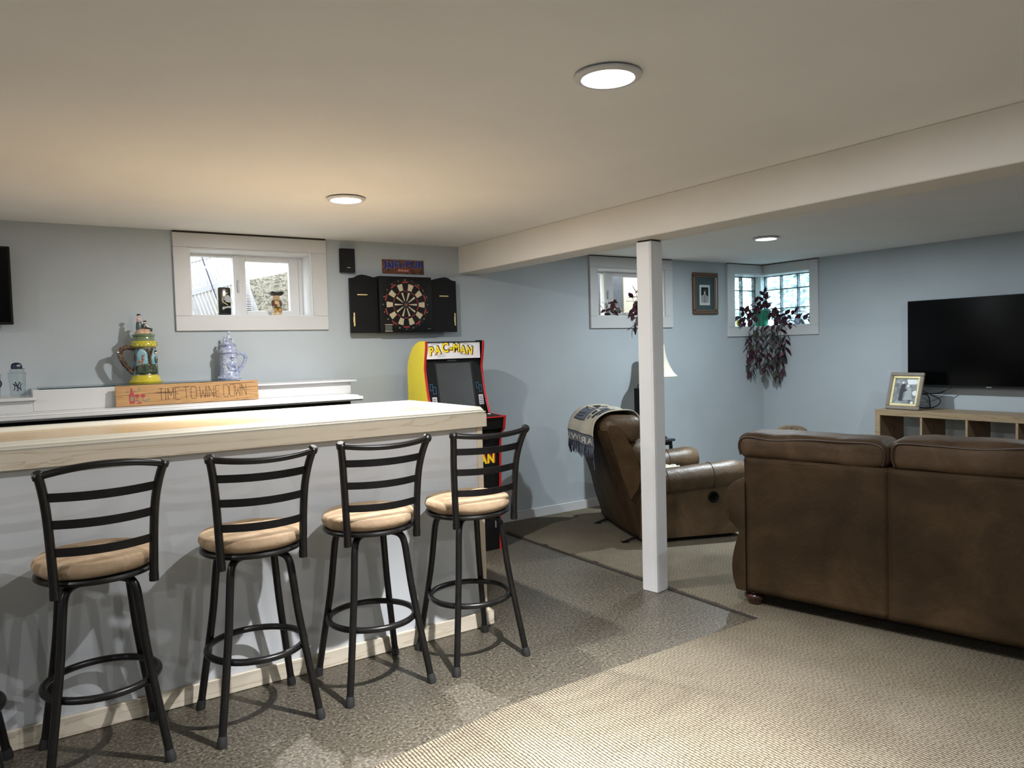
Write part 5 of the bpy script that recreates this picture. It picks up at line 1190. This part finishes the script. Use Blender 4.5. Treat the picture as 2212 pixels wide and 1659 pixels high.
link('pot', MB().lathe([(.0001, .001), (.022, .001), (.027, .022), (.0001, .02)], (4.47, YW+.05, zs2), 20), M['blackp'], p3r)
for pts in ([(4.47, YW+.05, zs2+.02), (4.46, YW+.04, zs2+.07), (4.47, YW+.03, zs2+.12)], [(4.47, YW+.05, zs2+.02), (4.43, YW+.03, zs2+.05), (4.39, YW+.02, zs2+.05)], [(4.47, YW+.05, zs2+.02), (4.51, YW+.03, zs2+.05), (4.53, YW+.02, zs2+.045)]):
    vine(p3r, stm, pts, .024, 'p', .8, -.1, .8)
link('stems', stm, M['stem'], p3r)
X, Y = 4.575, YW+.07
fg = thing('figurine', (X, Y, zs2), 'small dark seated figurine in a broad hat on the middle window sill', 'figurine')
mdk = blotch('figurine_brown', [(.02, .012, .01), (.10, .04, .02), (.20, .09, .045)], 60, .35, .5)
link('figurine_base', MB().box(X-.07, X+.09, Y-.03, Y+.03, zs2+.0005, zs2+.016, .004), mat('figurine_stone', (.35, .34, .30), .6), fg)
link('figurine_body', MB().ball((X, Y, zs2+.052), 1, 16, 0, (.050, .028, .036)).ball((X-.03, Y, zs2+.075), 1, 12, 0, (.022, .02, .045)).ball((X+.045, Y, zs2+.055), 1, 12, 0, (.03, .02, .028)).ball((X+.06, Y, zs2+.04), 1, 12, 0, (.022, .018, .018)), mdk, fg)
link('figurine_apron', MB().ball((X+.005, Y-.022, zs2+.04), 1, 12, 0, (.028, .010, .020)), mat('figurine_teal', (.03, .07, .075), .4), fg)
link('figurine_head', MB().ball((X, Y-.008, zs2+.105), 1, 14, 0, (.019, .018, .022)), mat('figurine_face', (.34, .27, .20), .4), fg)
link('figurine_hat', MB().lathe([(.0001, .034), (.014, .032), (.018, .016), (.034, .004), (.036, .0), (.0001, .004)], (X+.004, Y-.002, zs2+.114), 20), M['black'], fg)

# ================================================================ OUTSIDE
m_stone = blotch('rubble_stone', [(.018, .016, .012), (.085, .077, .058), (.20, .18, .14), (.05, .045, .034)], 45, .9, 0, (1, 1, 1.6), 1.0)
tag(link('ground_outside', MB().box(-6, 16, YO+.001, 12, 1.2, 1.54).box(XO+.001, 16, -6, YO, 1.2, 1.45), mat('outside_soil', (.10, .09, .07), .9), smooth=False), None, None, None, 'structure')
nb = thing('neighbour_wall', (2.2, 7.3, 1.54), 'cream rendered wall of the house next door, seen through the small windows', 'wall')
link('render_wall', B(-1.5, 7.4, 7.3, 7.5, 1.541, 5.0), M['sky'], nb, smooth=False)
rm = thing('stone_mound', (1.9, 6.4, 1.54), 'grey rubble stone retaining mound outside the left window', 'retaining wall')
link('stone_face', MB().prism([(1.56, 1.541), (1.56, 2.04), (1.70, 2.05), (1.85, 2.085), (1.98, 2.12), (2.3, 2.14), (2.3, 1.541)], 'y', 6.30, 6.6), m_stone, rm, smooth=False)
pdn = thing('downspout', (2.03, 6.1, 1.54), 'bright white downspout outside the right pane of the left window', 'downspout')
link('pipe', MB().box(1.93, 2.04, 6.08, 6.14, 1.541, 3.4, .008, seg=2), M['white'], pdn); link('pipe_strap', B(1.923, 2.047, 6.075, 6.145, 2.6, 2.63, .002), M['white'], pdn)
lv = thing('leaning_shutter', (1.30, 5.95, 1.54), 'white slatted shutter leaning outside the left window', 'shutter')
lm = Matrix.Translation((1.43, 5.95, 1.548)) @ Matrix.Rotation(math.radians(-17), 4, 'Y')
mwh = mat('outdoor_white', (.25, .245, .25), .5, var=.03, scale=30)
for a in (-.22, .20): link('stile', B(a, a+.03, -.015, .015, 0, .95, .002).xf(lm), mwh, lv)
for z_ in (.0, .17, .40, .63, .91): link('rail', B(-.1895, .1995, -.012, .012, z_, z_+.045, .002).xf(lm), mwh, lv)
for k in range(15): link('slat', B(-.188+.0258*k, -.188+.0258*k+.016, -.006, .006, .0455, .909).xf(lm), mwh, lv, smooth=False)
link('prop_rod', MB().tube([lm @ Vector((-.04, -.03, .02)), lm @ Vector((-.03, -.03, .95))], .004, 6), M['navy'], lv)
hs = thing('corrugated_hose', (1.42, 5.9, 1.54), 'brown and white corrugated drain hose outside the left window', 'hose')
pth = bez([(1.36, 5.74, 2.45), (1.40, 5.74, 2.25), (1.455, 5.74, 2.05), (1.475, 5.74, 1.85), (1.48, 5.74, 1.57)], 12)
link('hose_tube', MB().tube(pth, .026, 14), mat('hose_brown', (.04, .025, .022), .6), hs)
rg = MB()
for i in range(0, len(pth)-1):
    for tt in (0, .5):
        c = pth[i].lerp(pth[i+1], tt); t_ = (pth[i+1]-pth[i]).normalized(); rg.tube([c-t_*.0025, c+t_*.0025], .0295, 14)
link('hose_rings', rg, M['white'], hs)['kind'] = 'stuff'
# outside the middle window
dk = thing('slate_pier', (5.1, 5.95, 1.54), 'dark slate-faced pier outside the middle window', 'pier')
link('pier_body', B(4.70, 5.345, 5.95, 6.15, 1.541, 2.23), blotch('slate', [(.012, .014, .017), (.035, .038, .044), (.02, .022, .025)], 40, .8, 0), dk, smooth=False)
link('pier_cap', B(4.69, 5.36, 5.93, 6.17, 2.2305, 2.30, .004), mat('terracotta', (.12, .035, .025), .8), dk)
cw = thing('yard_wall', (6.0, 5.9, 1.54), 'cream yard wall outside the right pane of the middle window', 'wall')
link('wall_face', B(5.37, 6.05, 5.95, 6.1, 1.541, 3.2), M['sky'], cw, smooth=False)
# greenery and a white screen fence beyond the glass blocks
random.seed(5)
def bush(x, y, h, label):
    root = thing('garden_bush', (x, y, 1.46), label, 'bush', 'bushes beyond the glass blocks')
    link('trunk', MB().tube([(x, y, 1.455), (x, y, 1.46+h*.5)], .03, 8), M['stem'], root)
    mb = MB()
    for i in range(420):
        a, b = random.uniform(0, 2*PI), random.uniform(-1, 1); r = random.uniform(.2, .42); s_ = math.sqrt(1-b*b)
        c = Vector((x+r*s_*math.cos(a), y+r*s_*math.sin(a), 1.5+h*.55+h*.5*b*r/.42)); d = Vector((random.gauss(0, 1), random.gauss(0, 1), random.gauss(0, 1))).normalized()*.05; e = d.orthogonal().normalized()*.03
        mb.add([c-d, c+e, c+d, c-e], [(0, 1, 2, 3)])
    link('foliage', mb, M['green'], root, smooth=False)['kind'] = 'stuff'
bush(8.6, 6.1, 1.4, 'green bush outside, behind the middle of the glass block window')
bush(8.3, 5.2, 1.1, 'lowest green bush outside, behind the right panes of the glass block window')
bush(7.9, 7.3, 1.6, 'tallest green bush outside, behind the left panes of the glass block window')
fc = thing('screen_fence', (9.2, 6.5, 1.45), 'white louvred fence blurred behind the glass block window', 'fence')
for k in range(14): link('louvre', B(9.4, 9.43, 3.5, 7.0, 1.50+.11*k, 1.58+.11*k).xf(Matrix.Identity(4)), M['white'], fc, smooth=False)
for yy in (3.5, 5.2, 6.9): link('fence_post', B(9.435, 9.49, yy, yy+.08, 1.451, 3.1), M['white'], fc, smooth=False)
